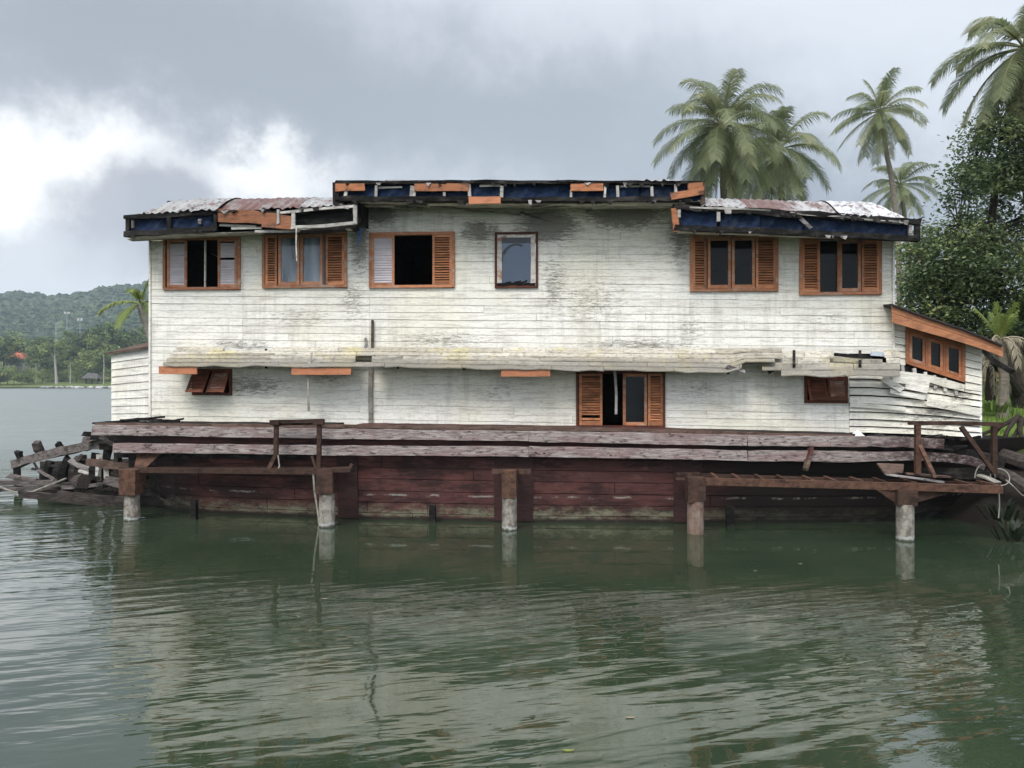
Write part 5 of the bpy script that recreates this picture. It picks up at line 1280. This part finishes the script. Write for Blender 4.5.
def dup(root, loc, rz=0, sc=1.0, label=None, group=None):
    r = root.copy(); C.objects.link(r); r.location = loc; r.rotation_euler = (0, 0, rz); r.scale = (sc, sc, sc)
    if label: r['label'] = label
    if group: r['group'] = group
    elif 'group' in r: del r['group']
    for ch in list(root.children):
        c_ = ch.copy(); C.objects.link(c_); c_.parent = r
    return r
def far_at(px, extra):
    Y = SHY + extra; x = (px - 512) / F * Y; return Vector((x, Y, far_z(x, Y)))
GF = 'trees of the wood along the far shore'
kinds = [far_tree('broadleaf_tree', 'x', 14, 6.0, 34, 46, 1.0, .66, .62, seed=2, group=GF), far_tree('broadleaf_tree', 'x', 12, 6.5, 30, 46, .9, .62, .7, seed=3, tone=.22, group=GF),
         far_tree('broadleaf_tree', 'x', 17, 5.5, 34, 44, 1.0, .7, .55, seed=4, tone=-.1, group=GF), far_tree('broadleaf_tree', 'x', 10, 5.2, 26, 46, .9, .55, .85, seed=5, tone=.12, group=GF)]
used = [False] * 4
def put(k, px, extra, sc, label, group=None):
    p = far_at(px, extra); p.z -= .3
    if not used[k]:
        used[k] = True; r = kinds[k]; r.location = p; r.scale = (sc,) * 3; r['label'] = label
        if group: r['group'] = group
        elif 'group' in r: del r['group']
        return r
    return dup(kinds[k], p, rnd.uniform(0, 6.28), sc, label, group)
wl = 'dark green broadleaf tree in the closed wood along the far shore behind the bank'
rr = random.Random(5)
for px in range(-70, 160, 9):
    for ex, s in ((28, .85), (52, 1.32)):
        if 4 < px < 31 and ex + 12 < 75: s *= .42
        if 62 < px < 90 and ex == 28 and rr.random() < .6: continue
        put(rr.randrange(4), px + rr.uniform(-3, 3), ex + rr.uniform(-8, 8), s * rr.uniform(.72, 1.05), wl, GF)
put(1, 8, 4, .62, 'big pale green bush overhanging the water at the left end of the far shore'); put(3, -6, 3, .8, 'rounded dark green shore bush at the very left edge of the far bank')
put(3, 22, 6, .55, 'low bush with pale leaves by the water below the orange roof'); put(1, 42, 9, .5, 'low round shrub on the far bank left of the pale trunk')
for i, (px, ex, s) in enumerate(((-8, 2.5, .5), (1, 6, .45), (14, 3, .42), (29, 8, .4), (33, 14, .5), (62, 22, .5), (76, 20, .45), (86, 22, .5), (110, 20, .5), (118, 16, .5), (48, 20, .55))): put((1, 3)[i % 2], px, ex, s, 'low green shrub in the thicket at the foot of the far shore trees', 'shrubs at the foot of the far wood')
put(0, 43, 22, 1.12, 'wide light green tree to the right of the orange roof on the far shore'); put(1, 99, 24, 1.25, 'spreading light green tree at the right end of the far shore, beside the white annex')
# tall tree with a pale trunk
n_ = np.random.default_rng(21); p = far_at(56, 10); t = thing('pale_trunk_tree', 'slender tree with a tall bare whitish trunk on the far bank', 'tree', p)
mb = MB(); mb.tube([(.3, 0, -1), (0, 0, 4), (-.4, 0, 9), (-.5, 0, 14)], [.62, .42, .36, .22], 8); mb.tube([(-.4, 0, 9.5), (-2.5, .3, 12)], [.16, .06], 5); mb.tube([(-.4, 0, 10.5), (1.8, .3, 13)], [.16, .06], 5); mb.build('trunk', M['palebark'], t)
V, Fq, tn = tree_crown_arrays(n_, 17, 4.6, 16, 34, .9, .82, .3); mb = MB(); mb.arrays(V, Fq, tn); mb.build('crown', M['farleaf'], t)
# slim pale trunks between the shore trees
for px, h, lab in ((70, 9, 'thin pale sapling right of the tall whitish trunk on the far bank'), (103.5, 13, 'thin straight pale-trunked tree nearest the white annex on the far bank'), (36, 8, 'thin leaning sapling on the far bank left of the tall whitish trunk')):
    p = far_at(px, 12); t = thing('sapling', lab, 'tree', p); mb = MB(); mb.tube([(0, 0, -1), (.2, 0, h * .5), (0, 0, h)], [.22, .16, .1], 6); mb.build('trunk', M['palebark'], t)
    V, Fq, tn = tree_crown_arrays(n_, h * 1.2, 2.0, 8, 22, .8, .85, .35); mb = MB(); mb.arrays(V, Fq, tn); mb.build('crown', M['farleaf'], t)
# far wood behind, one mass, and the forest covering the hill
def lump(nr, c_, r):
    """rough leafy lump: displaced low-poly dome"""
    n1, n2 = 7, 4; vs = []; fs = []
    for j in range(n2 + 1):
        ph = math.pi * (j / n2) * .62
        for i in range(n1):
            th = 2 * math.pi * i / n1 + j * .4; k = nr.uniform(.72, 1.25)
            vs.append((c_[0] + r * k * math.sin(ph) * math.cos(th), c_[1] + r * k * math.sin(ph) * math.sin(th), c_[2] + r * .95 * k * math.cos(ph)))
    for j in range(n2):
        for i in range(n1): fs.append((j * n1 + i, j * n1 + (i + 1) % n1, (j + 1) * n1 + (i + 1) % n1, (j + 1) * n1 + i))
    return vs, fs
mb = MB(); mb.mi = 0
cnt = 0
while cnt < 6600:
    Y = 480 + 500 * nr.random() ** .8; px = nr.uniform(-120, 330) if cnt < 4200 else nr.uniform(-720, 1000); x = (px - 512) / F * Y; z = hill_z(x, Y)
    r = nr.uniform(3.2, 6.8) * (1.25 if nr.random() < .12 else 1); tn = float(np.clip(nr.normal(.35, .2), 0, 1))
    for q in range(1 if Y > 700 else 2):
        vs, fs = lump(nr, (x + nr.normal(0, r * .5) * q, Y + nr.normal(0, r * .5) * q, z + r * .35 + q * r * .3), r * (1 - .3 * q)); mb.add(vs, fs, tn)
    cnt += 1
M['hillleaf'] = leaf_mat('hill_forest_leaf', [(0, (.022, .038, .018)), (.5, (.05, .074, .033)), (1, (.105, .13, .052))], .1, .7)
tag(mb.build('hillside_forest', M['hillleaf'], origin=(0, 0, 0)), 'hazy blue-green forest covering the hill beyond the water', 'forest', None, 'stuff')
cl = []
for q_ in range(1900):
    ex = nr.uniform(70, 150) if q_ < 900 else nr.uniform(22, 120); px = nr.uniform(-90, 330) if q_ < 900 else (nr.uniform(-560, -95) if q_ % 4 else nr.uniform(200, 1000)); p = far_at(px, ex); cl.append((np.array(p) + np.array([0, 0, nr.uniform(2, 13)]), nr.uniform(2, 4.2)))
c_, tn = blob_crown(nr, cl, 26, 1, 1); V, Fq = leaf_quads(c_, np.full(len(c_), 1.5), nr); mb = MB(); mb.arrays(V, Fq, tn)
tag(mb.build('far_wood', M['farleaf'], origin=(0, 0, 0)), 'dense green wood filling the slope behind the far shore trees', 'wood', None, 'stuff')
# shore stones, hut, shed, masts
mb0 = []
for i in range(15):
    px = 42 + i * 5.0 + rnd.uniform(-1.6, 1.6); x0 = far_at(px, -.8 + rnd.uniform(-.6, .6)); s = rnd.uniform(.5, 1.0); mb = MB(); pale = px > 62 and i % 4 != 1
    pts = []; fs = []
    for j in range(4):
        ph = math.pi * (.08 + .84 * j / 3)
        for k in range(7): th = 2 * math.pi * k / 7; q = rnd.uniform(.75, 1.2); pts.append((math.sin(ph) * math.cos(th) * s * 1.5 * q, math.sin(ph) * math.sin(th) * s * q, math.cos(ph) * s * .65 * q))
    for j in range(3):
        for k in range(7): fs.append((j * 7 + k, (j + 1) * 7 + k, (j + 1) * 7 + (k + 1) % 7, j * 7 + (k + 1) % 7))
    fs += [tuple(range(6, -1, -1))[::-1], tuple(range(21, 28))]
    mb.add([(a + x0.x, b + x0.y, c + .35) for a, b, c in pts], fs)
    tag(mb.build('shore_stone', M['paleconc'] if pale else M['rock']), 'pale weathered stone in the row along the far waterline' if pale else 'dark weathered stone in the row along the far waterline', 'stone', 'pale shore stones' if pale else 'dark shore stones')
p = far_at(18, 66); hut = thing('shore_hut', 'hut with an orange tiled roof half hidden among the far shore trees', 'hut', p)
hz0 = A(18, 357, p.y).z - p.z; wdt = 3.4
mb = MB(); mb.box(-wdt, wdt, -2, 2, -1, hz0 - 1.0); mb.build('wall', M['palebark'], hut)
mb = MB(); zt = A(18, 350, p.y).z - p.z; zb_ = hz0 - 1.0; mb.add([(-wdt - .6, -2.8, zb_), (wdt + .6, -2.8, zb_), (wdt + .6, 2.8, zb_), (-wdt - .6, 2.8, zb_), (-wdt + 1.4, 0, zt), (wdt - 1.0, 0, zt)], [(0, 1, 5, 4), (2, 3, 4, 5), (3, 0, 4), (1, 2, 5), (3, 2, 1, 0)]); mb.build('roof', M['terracotta'], hut)
p = far_at(92, 14); sh = thing('shore_shed', 'small dark grey thatched shelter on the far bank near the white annex', 'shelter', p)
mb = MB()
for x in (-2.2, 0, 2.2): mb.box(x - .12, x + .12, -.12, .12, -1, 3.0)
mb.build('post', M['darkbark'], sh)
mb = MB(); mb.add([(-3.4, -2, 2.0), (3.4, -2, 2.0), (3.4, 2, 2.0), (-3.4, 2, 2.0), (-1.6, 0, 4.3), (2.0, 0, 4.0)], [(0, 1, 5, 4), (2, 3, 4, 5), (3, 0, 4), (1, 2, 5), (3, 2, 1, 0)]); mb.build('roof', plain('grey_thatch', (.10, .09, .085), .95, (.06, .055, .05), 2), sh)
for px, yt, Y, lab, kind in ((56, 323, 480, 'short thin grey mast with a crossbar rising above the far wood', 0), (67, 314, 520, 'tallest grey floodlight mast above the far wood', 1), (80, 321, 540, 'grey floodlight mast with two white lamps, rightmost above the far wood', 2)):
    b = A(px, 345, Y); tp = A(px, yt, Y); t = thing('light_mast', lab, 'mast', (b.x, Y, b.z - 8)); H = tp.z - b.z + 8
    mb = MB(); mb.tube([(0, 0, 0), (0, 0, H)], [.28, .18], 8); mb.build('pole', M['pole'], t)
    mb = MB(); mb.bar((-2.0, 0, H), (2.0, 0, H), .3, .3); mb.build('crossbar', M['pole'], t)
    if kind:
        for sx in (-1, 1):
            mb = MB(); mb.hexa([(sx * 1.2 - .8, -.5, H + .2), (sx * 1.2 + .8, -.5, H + .2), (sx * 1.2 + .8, .2, H + .2), (sx * 1.2 - .8, .2, H + .2), (sx * 1.2 - .8, -.2, H + (2 if kind == 2 else 1.5)), (sx * 1.2 + .8, -.2, H + (2 if kind == 2 else 1.5)), (sx * 1.2 + .8, .3, H + (2 if kind == 2 else 1.5)), (sx * 1.2 - .8, .3, H + (2 if kind == 2 else 1.5))]); mb.build('floodlight', M['paleconc'], t)
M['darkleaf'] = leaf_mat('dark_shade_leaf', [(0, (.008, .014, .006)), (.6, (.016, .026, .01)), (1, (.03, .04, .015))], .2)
# ================================================================== coconut palms
def frond_mesh(az, el, ln, droop, rn, nl=46, leaf=.62, dead=0.0, wid=.026, bend=0.0):
    """one pinnate frond from the origin: arched midrib and two rows of hanging leaflets"""
    mb = MB(); d = Vector((math.cos(az) * math.cos(el), math.sin(az) * math.cos(el), math.sin(el))); p = Vector((0, 0, 0)); pts = [p.copy()]; n = 16
    side0 = Vector((-math.sin(az), math.cos(az), 0))
    for i in range(n):
        d = (d + Vector((0, 0, -droop / n * (0.5 + 1.4 * i / n))) + side0 * (bend / n)).normalized(); p = p + d * (ln / n); pts.append(p.copy())
    mb.tube(pts, [max(.006, .035 * (1 - .85 * i / n)) for i in range(n + 1)], 4, var=min(1, .72 + dead * .3))
    base = rn.uniform(.12, .62)
    for k in range(nl):
        f = .16 + .84 * k / (nl - 1); q = f * n; i = min(n - 1, int(q)); c_ = pts[i].lerp(pts[i + 1], q - i); t = (pts[i + 1] - pts[i]).normalized()
        prof = math.sin(math.pi * min(1, (f - .08) * .98)) ** .55
        ll = leaf * max(.25, prof) * rn.uniform(.7, 1.15)
        for s in (-1, 1):
            if rn.random() < .05 + dead * .15: continue
            sd = t.cross(Vector((0, 0, 1)));
            if sd.length < .1: sd = side0.copy()
            sd = sd.normalized() * s
            dr = (sd * .80 + t * (.45 + .35 * f) + Vector((0, 0, .12 - dead * .5))).normalized()
            w0 = t * wid; a = c_; g = rn.uniform(.6, 1.3) + dead * .7
            m1 = a + dr * ll * .5 - Vector((0, 0, ll * .10 * g)); e = m1 + (dr + Vector((0, 0, -g * 1.25))).normalized() * ll * .5
            v = min(1, max(0, base + rn.uniform(-.14, .14) + .22 * (f > .85) * rn.random() + dead * .5))
            mb.add([a - w0 * .5, a + w0 * .5, m1 + w0 * .6, m1 - w0 * .6, e], [(0, 1, 2, 3), (3, 2, 4)], v)
    return mb
def palm(label, trunk_pts, radii, nfr, ln, seed, leaf=.62, mats='frond', droopk=1.0, elmin=-.85, group=None, nuts=0, nl=46, lean=0.0, dead=3):
    rn = random.Random(seed); top = Vector(trunk_pts[-1]); base = Vector(trunk_pts[0]); t = thing('coconut_palm', label, 'palm tree', base, group=group)
    # smooth curve through the given points
    P_ = [Vector(p) - base for p in trunk_pts]; q = []
    for i in range(len(P_) - 1):
        for k in range(6):
            f = k / 6; a, b = P_[i], P_[i + 1]; m0 = (P_[i + 1] - P_[max(0, i - 1)]) * .5; m1 = (P_[min(len(P_) - 1, i + 2)] - P_[i]) * .5
            q.append((2 * f ** 3 - 3 * f ** 2 + 1) * a + (f ** 3 - 2 * f ** 2 + f) * m0 + (-2 * f ** 3 + 3 * f ** 2) * b + (f ** 3 - f ** 2) * m1)
    q.append(P_[-1]); n = len(q); mb = MB(); mb.tube(q, [(radii[0] + (radii[1] - radii[0]) * (i / (n - 1)) ** .7) * (1.04 if i % 2 else .97) for i in range(n)], 9, .5, jit=.04); mb.build('trunk', M['palebark' if mats == 'bright' else 'bark'], t)
    tp = P_[-1]
    for k in range(nfr):
        f = (k + .5) / nfr; az = k * 2.39996 + rn.uniform(-.25, .25); el = 1.5 - (1.5 - elmin) * f ** .85 + rn.uniform(-.12, .12)
        l_ = ln * (rn.uniform(.86, 1.08)) * (.72 + .28 * min(1, f * 3)); dr = droopk * (1.0 + .8 * max(0, .7 - f)) * rn.uniform(.8, 1.25)
        dd = 0.0 if k < nfr - dead else rn.uniform(.3, .8)
        mb = frond_mesh(az, el, l_, dr, rn, nl, leaf, dd, bend=rn.uniform(-.25, .25) + lean * math.cos(az + 1.57))
        mb.v = [(x + tp.x, y + tp.y, z + tp.z) for x, y, z in mb.v]; mb.build('frond', M[mats], t)
    if nuts:
        for k in range(nuts):
            a = k * 6.28 / nuts; c_ = tp + Vector((.22 * math.cos(a), .22 * math.sin(a), -.18 - .08 * (k % 2))); mb = MB(); pts = [c_ + Vector((0, 0, z)) for z in (-.14, -.09, 0, .09, .13)]
            mb.tube(pts, [.03, .095, .12, .09, .03], 7, .75); mb.build('coconut', M['frond'], t)
    return t
GP = 'coconut palms behind the houseboat'
def pw(px, py, Y): return A(px, py, Y)
def grd(px, Y): p = A(px, 381, Y); p.z = bank_z(p.x, min(Y, 150)) - .1; return p
palm('large full coconut palm with long drooping fronds, left of the pair behind the roof', [grd(728, 34), pw(726, 300, 34), pw(724, 200, 34), pw(722, 126, 34)], (.22, .14), 52, 3.7, 3, .95, elmin=-1.35, droopk=1.0, nl=84, dead=7, lean=.15, group=GP, nuts=6)
palm('darker coconut palm, right of the pair and set a little behind the larger one', [grd(778, 39), pw(780, 300, 39), pw(782, 210, 39), pw(779, 150, 39)], (.21, .14), 44, 3.5, 8, .98, elmin=-1.3, droopk=1.15, nl=80, dead=5, lean=-.35, group=GP)
palm('tall slender coconut palm with a bare curved trunk, alone above the right roof', [grd(900, 44), pw(899, 262, 44), pw(893, 190, 44), pw(886, 150, 44), pw(880, 112, 44)], (.2, .12), 30, 3.1, 5, .8, elmin=-1.0, droopk=.9, nl=76, group=GP, nuts=5)
palm('smaller hazy coconut palm low behind the tall slender one', [grd(912, 52), pw(910, 290, 52), pw(905, 220, 52), pw(900, 185, 52)], (.2, .13), 26, 3.0, 15, .8, elmin=-.8, droopk=.9, nl=70, group=GP)
palm('nearest coconut palm at the top right corner with ragged yellowing fronds', [grd(1040, 23), pw(1036, 300, 23), pw(1026, 160, 23), pw(1024, 48, 23)], (.2, .13), 36, 3.1, 10, .75, elmin=-1.35, droopk=1.2, group=GP, nuts=6, dead=6, nl=84)
palm('short coconut palm with a leaning pale trunk peeping past the left end of the house', [A(166, 395, 24), A(160, 360, 24), A(151, 335, 24), A(141, 304, 24)], (.17, .15), 8, 1.3, 23, .36, 'bright', elmin=-.4, droopk=1.2, nl=60, dead=0)

# ================================================================== broadleaf tree and shrubs at the right
def leafy_tree(name, label, base, trunkpts, ells, nspray, per, leaf, seed, cat='tree', mat_='leaf', rad=.2, tone=0.0, nlimb=34):
    n_ = np.random.default_rng(seed); t = thing(name, label, cat, base); b = Vector(base)
    wts = np.array([e[1][0] * e[1][1] * e[1][2] for e in ells]); wts = wts / wts.sum(); S = []
    for k in n_.choice(len(ells), nspray, p=wts):
        c_, r = ells[k]; d = n_.normal(size=3); d /= np.linalg.norm(d); q = n_.uniform(.2, 1.0) ** .5; S.append(np.array(c_) + d * np.array(r) * q)
    S = np.array(S); S = S[[mn.noise(Vector(s * .55 + seed)) > -.17 for s in S]]
    tp = [Vector(p) for p in trunkpts]
    mb = MB(); mb.tube([p - b for p in tp], [rad * (1 - .75 * i / (len(tp) - 1)) for i in range(len(tp))], 9, jit=.06)
    ends = S[n_.choice(len(S), min(nlimb, len(S)), replace=False)]
    nodes = []
    for e in ends:
        e = Vector(e); s = min(tp[1:], key=lambda p: (p - e).length + max(0, p.z - e.z) * 1.5); m1 = s.lerp(e, .5) + Vector((0, 0, .12 * (e - s).length)); l = (e - s).length
        mb.tube([s - b, s.lerp(m1, .5) - b + Vector((0, 0, .05 * l)), m1 - b, e - b], [rad * .3, rad * .22, rad * .14, .012], 6); nodes += [m1, s.lerp(m1, .6), m1.lerp(e, .5), e]
    N_ = np.array([list(x) for x in nodes])
    for s in S:
        j = int(np.argmin(((N_ - s) ** 2).sum(1))); a = Vector(N_[j]); e = Vector(s)
        if (e - a).length > .15: mb.tube([a - b, a.lerp(e, .5) - b + Vector((0, 0, .06)), e - b], [.018, .012, .006], 3)
    mb.build('trunk', M['darkbark'], t)
    cen = []; tn = []
    for s in S:
        k = max(3, int(per * n_.uniform(.6, 1.4))); p = s + n_.normal(size=(k, 3)) * np.array([.30, .30, .11]) * n_.uniform(.7, 1.3); cen.append(p)
        tn.append(np.clip(.42 + .55 * mn.noise(Vector(s * .9)) + n_.uniform(-.22, .22) + n_.normal(0, .13, k) + tone + (.3 if n_.random() < .05 else 0), 0, 1))
    cen = np.concatenate(cen); tn = np.concatenate(tn); V, Fq = leaf_quads(cen, np.full(len(cen), leaf), n_, .5, .55); V = V - np.array(b)
    mb = MB(); mb.arrays(V, Fq, tn); mb.build('crown', M[mat_], t); return t
def E(px, py, Y, rx, ry, rd=None):
    c_ = A(px, py, Y); k = Y / F; return (tuple(c_), (rx * k, (rd if rd else rx) * k, ry * k))
tb = grd(1012, 23)
leafy_tree('broadleaf_tree', 'large dense dark green broadleaf tree filling the right edge beside the houseboat', tb, [tb, A(1006, 360, 23), A(996, 300, 23.2), A(990, 240, 23.4), A(996, 180, 23.3), A(1002, 130, 23.2)],
           [E(1000, 150, 23, 34, 34), E(985, 205, 23, 46, 44), E(1022, 215, 23.5, 52, 70), E(962, 190, 22.6, 26, 26), E(950, 262, 23, 46, 40), E(1000, 285, 23.5, 62, 50), E(928, 305, 23.5, 38, 36), E(908, 330, 24, 26, 28), E(970, 330, 23.6, 46, 26), E(1035, 330, 23.5, 40, 40), E(1000, 115, 23, 20, 24)], 2500, 28, .13, 31, rad=.24, nlimb=46)
tb = grd(935, 27); leafy_tree('leafy_shrub', 'lower bushy green tree close behind the right-hand wing roof', tb, [tb, A(938, 360, 27), A(935, 320, 27)], [E(925, 345, 27, 46, 34), E(960, 352, 27, 40, 30), E(900, 350, 27.5, 25, 40)], 520, 14, .17, 33, 'shrub', rad=.12, tone=.1, nlimb=16)
tb = grd(1040, 30); leafy_tree('leafy_shrub', 'bush in the shade behind the drooping young palm at the right edge', tb, [tb, A(1040, 370, 30), A(1040, 350, 30)], [E(1035, 362, 31, 44, 22), E(990, 358, 31, 30, 20)], 420, 13, .17, 35, 'shrub', rad=.1, nlimb=10)
tb = grd(915, 36); leafy_tree('leafy_shrub', 'yellow-green sunlit bush seen under the eave of the right roof', tb, [tb, A(912, 330, 36), A(910, 290, 36)], [E(912, 262, 36, 22, 24), E(925, 240, 36, 18, 20), E(930, 285, 36, 30, 30)], 300, 12, .16, 37, 'shrub', rad=.1, tone=.32, nlimb=12)
# young palm with upright leaves and a skirt of dry ones
tb = grd(1002, 17.4); yp = thing('young_palm', 'young palm with a spray of bright upright leaves at the end of the wing roof', 'palm', tb); top = A(1000, 340, 17.4); rn = random.Random(4)
mb = MB(); mb.tube([Vector((0, 0, -.2)), Vector((.05, 0, 1)), top - tb], [.13, .11, .09], 8, jit=.06); mb.build('trunk', M['bark'], yp)
for k in range(9):
    mb = frond_mesh(k * 2.4, rn.uniform(1.05, 1.5), rn.uniform(.6, 1.0), rn.uniform(.2, .9), rn, 26, .24, 0, .02); o3 = top - tb; mb.v = [(x + o3.x, y + o3.y, z + o3.z) for x, y, z in mb.v]; mb.build('frond', M['bright'], yp)
for k in range(11):
    mb = frond_mesh(k * 2.4 + .5, rn.uniform(-.1, .7), rn.uniform(.7, 1.2), rn.uniform(2.2, 3.6), rn, 26, .30, .7, .022); mb.v = [(x + o3.x, y + o3.y, z + o3.z) for x, y, z in mb.v]; mb.build('dry_frond', M['dry'], yp)
# dark leaning trunk, dead hanging fronds, roots, logs
tb = grd(1030, 19); lt = thing('leaning_trunk', 'dark bare tree trunk with a leaning branch on the grassy bank at the right edge', 'tree', tb)
mb = MB(); mb.tube([Vector((0, 0, -.3)), A(1022, 400, 19) - tb, A(1016, 372, 19) - tb, A(1014, 340, 19) - tb], [.34, .26, .2, .15], 10, jit=.08); mb.build('trunk', M['darkbark'], lt)
mb = MB(); mb.tube([A(1021, 398, 19) - tb, A(1008, 378, 18.6) - tb, A(992, 360, 18) - tb], [.14, .11, .07], 8, jit=.1); mb.build('branch', M['darkbark'], lt)
tb = grd(990, 18.6); dp = thing('dead_palm_stump', 'dead palm stump draped in dry hanging fronds on the bank beside the white wing wall', 'tree stump', tb); top = A(992, 362, 18.6) - tb
mb = MB(); mb.tube([Vector((0, 0, -.2)), top * .5, top], [.15, .12, .1], 8, jit=.1); mb.build('trunk', M['darkbark'], dp)
for k in range(9):
    mb = frond_mesh(k * 2.4, rn.uniform(.0, .5), rn.uniform(.7, 1.1), rn.uniform(4.5, 6.5), rn, 22, .22, .9, .028); mb.v = [(x + top.x, y + top.y, z + top.z) for x, y, z in mb.v]; mb.build('dry_frond', M['dry'], dp)
def btag(mb, name, m, label, cat, smooth=False): return tag(mb.build(name, M[m], None, smooth), label, cat)
mb = MB(); mb.tube([A(965, 447, 15.2), A(990, 452, 14.9), A(1020, 462, 14.4), A(1050, 470, 14.2)], [.12, .15, .17, .18], 9, jit=.1); btag(mb, 'driftwood_log', 'bowdark', 'long dark grey driftwood log lying on the dark bank behind the right dock railing', 'log')
mb = MB(); mb.tube([A(985, 466, 14.1), A(1010, 478, 13.6), A(1040, 496, 13.2)], [.09, .12, .13], 8, jit=.1); btag(mb, 'driftwood_log', 'bowdark', 'shorter brown log sloping down to the water at the right edge', 'log')
tb = A(1012, 446, 15.2); rt_ = thing('tree_root', 'dark gnarled exposed roots on the muddy bank at the right edge', 'roots', tb)
for k, (q, rr_) in enumerate((([(1018, 416), (1008, 430), (1000, 450)], .1), ([(1020, 418), (1020, 432), (1028, 455)], .11), ([(1016, 418), (998, 428), (978, 436), (966, 441)], .09), ([(1024, 420), (1012, 440), (1013, 468)], .08), ([(1000, 428), (985, 446), (978, 462)], .06), ([(1022, 425), (1004, 450), (996, 474)], .06))):
    mb = MB(); mb.tube([A(x, y, 15.6 - .3 * i) - tb for i, (x, y) in enumerate(q)], [rr_ * .55 * (1 - .2 * i) for i in range(len(q))], 7, jit=.14); mb.build('root', M['darkbark'], rt_)
p = A(1003, 379, 30); yb = thing('garden_bench', 'yellow wooden bench far back on the grass, seen between the trunks at the right', 'bench', (p.x, p.y, p.z - .5))
mb = MB(); mb.box(-.9, .9, -.22, .22, .42, .48); mb.build('seat', M['yellow'], yb)
mb = MB(); mb.box(-.9, .9, .24, .28, .60, .86); mb.build('backrest', M['yellow'], yb)
for x in (-.8, .8):
    mb = MB(); mb.box(x - .04, x + .04, -.2, .26, -.5, .415); mb.build('leg', M['brownwood'], yb)
# a frond of the palm behind, hanging outside the back window
c_ = BOATM @ Vector(((bw[0].x + bw[1].x) / 2 + .12, BACKV + .5, bw[1].z - .16)); mb = frond_mesh(3.6, .3, 1.3, 3.8, random.Random(3), 22, .30, 0, .05); mb.v = [(x + c_.x, y + c_.y, z + c_.z) for x, y, z in mb.v]
tag(mb.build('palm_frond', M['darkleaf']), 'dark palm frond seen through the pane of the small upper window', 'palm frond')
for px, py, s, m, lab in ((325, 599, .05, 'dry', 'small yellowish leaf floating left of the middle, below the left dock pile'), (755, 571, .035, 'dry', 'tiny pale leaf floating in the calm water right of the fourth pile'), (800, 564, .04, 'dry', 'pale leaf floating in the calm water between the two right-hand piles'), (568, 751, .05, 'bright', 'bright green leaf floating at the bottom of the picture'), (630, 718, .045, 'dry', 'brownish leaf floating above the bright green one'), (905, 640, .04, 'dry', 'brown leaf floating below the rightmost pile')):
    b = G(px, py); mb = MB(); q = [(-s, 0, .012), (-s * .3, -s * .35, .006), (s * .5, -s * .3, .006), (s, 0, .016), (s * .5, s * .3, .006), (-s * .3, s * .35, .006), (0, 0, .002)]
    mb.add([(b.x + x, b.y + y, z) for x, y, z in q], [(0, 1, 6), (1, 2, 6), (2, 3, 6), (3, 4, 6), (4, 5, 6), (5, 0, 6)], .7); tag(mb.build('floating_leaf', M[m]), lab, 'leaf')
# bank plants
def tuft(px, py, Y, n, h, seed, label, name='bank_plant', m='darkleaf', spread=.3):
    rn = random.Random(seed); b = A(px, py, Y); mb = MB()
    for k in range(n):
        a = rn.uniform(0, 6.28); r = rn.uniform(0, spread); p = b + Vector((math.cos(a) * r, math.sin(a) * r, 0)); l = h * rn.uniform(.5, 1.1); d = Vector((math.cos(a) * rn.uniform(.2, .8), math.sin(a) * rn.uniform(.2, .8), 1)).normalized(); s = Vector((-d.y, d.x, .0)).normalized() * .022
        q = p + d * l * .6; e = p + d * l * .85 + Vector((d.x * .3 * l, d.y * .3 * l, -.12 * l)); mb.add([p - s, p + s, q + s, q - s, e], [(0, 1, 2, 3), (3, 2, 4)], min(1, max(0, rn.gauss(.45, .2))))
    return tag(mb.build(name, M[m]), label, 'plant')
tuft(1016, 540, 12.4, 40, .5, 1, 'dark leafy water-edge plant in the lower right corner of the bank'); tuft(1004, 520, 12.9, 36, .5, 2, 'dark plant hanging over the water at the right end of the dock')
tuft(992, 412, 17.5, 70, .45, 3, 'grass tuft on the bank right beside the end of the white wing wall', m='grass', spread=.5)
rn = random.Random(9); mb = MB()
for k in range(15000):
    x = rn.uniform(9.2, 22); y = rn.uniform(12, 34); d = y - bank_edge_y(x)
    if d < 4.5: continue
    z = bank_z(x, y) - .02; a = rn.uniform(0, 6.28); h = rn.uniform(.08, .24); s = .014; dx, dy = math.cos(a), math.sin(a)
    mb.add([(x - dy * s, y + dx * s, z), (x + dy * s, y - dx * s, z), (x + dx * h * .4, y + dy * h * .4, z + h)], [(0, 1, 2)], min(1, max(0, rn.gauss(.5, .22))))
tag(mb.build('bank_grass', M['grass'], origin=(0, 0, 0)), 'bright green grass on the bank at the right', 'grass', None, 'stuff')
cl = []
for _ in range(170):
    x = nr.uniform(-6, 26); y = nr.uniform(30, 60)
    if x < 2: continue
    cl.append((np.array((x, y, bank_z(x, y) + nr.uniform(.3, 2.6))), nr.uniform(.7, 1.3)))
c_, tn = blob_crown(nr, cl, 42, 1, 1); V, Fq = leaf_quads(c_, np.full(len(c_), .34), nr); mb = MB(); mb.arrays(V, Fq, tn)
tag(mb.build('undergrowth', M['farleaf'], origin=(0, 0, 0)), 'green undergrowth in the background of the bank', 'undergrowth', None, 'stuff')

# ================================================================== haze over the water
hm, nt, out = mat('pale_blue_haze')
pv = nd(nt, 'ShaderNodeVolumePrincipled', {'Color': (.76, .87, 1.0, 1), 'Density': .0002, 'Anisotropy': 0.0}); nt.links.new(pv.outputs[0], out.inputs['Volume'])
mb = MB(); mb.box(-2450, 2450, -230, 2650, -3.5, 190); tag(mb.build('haze', hm, origin=(0, 0, -3.5)), 'thin pale haze over the water and the far hill', 'haze', None, 'stuff')
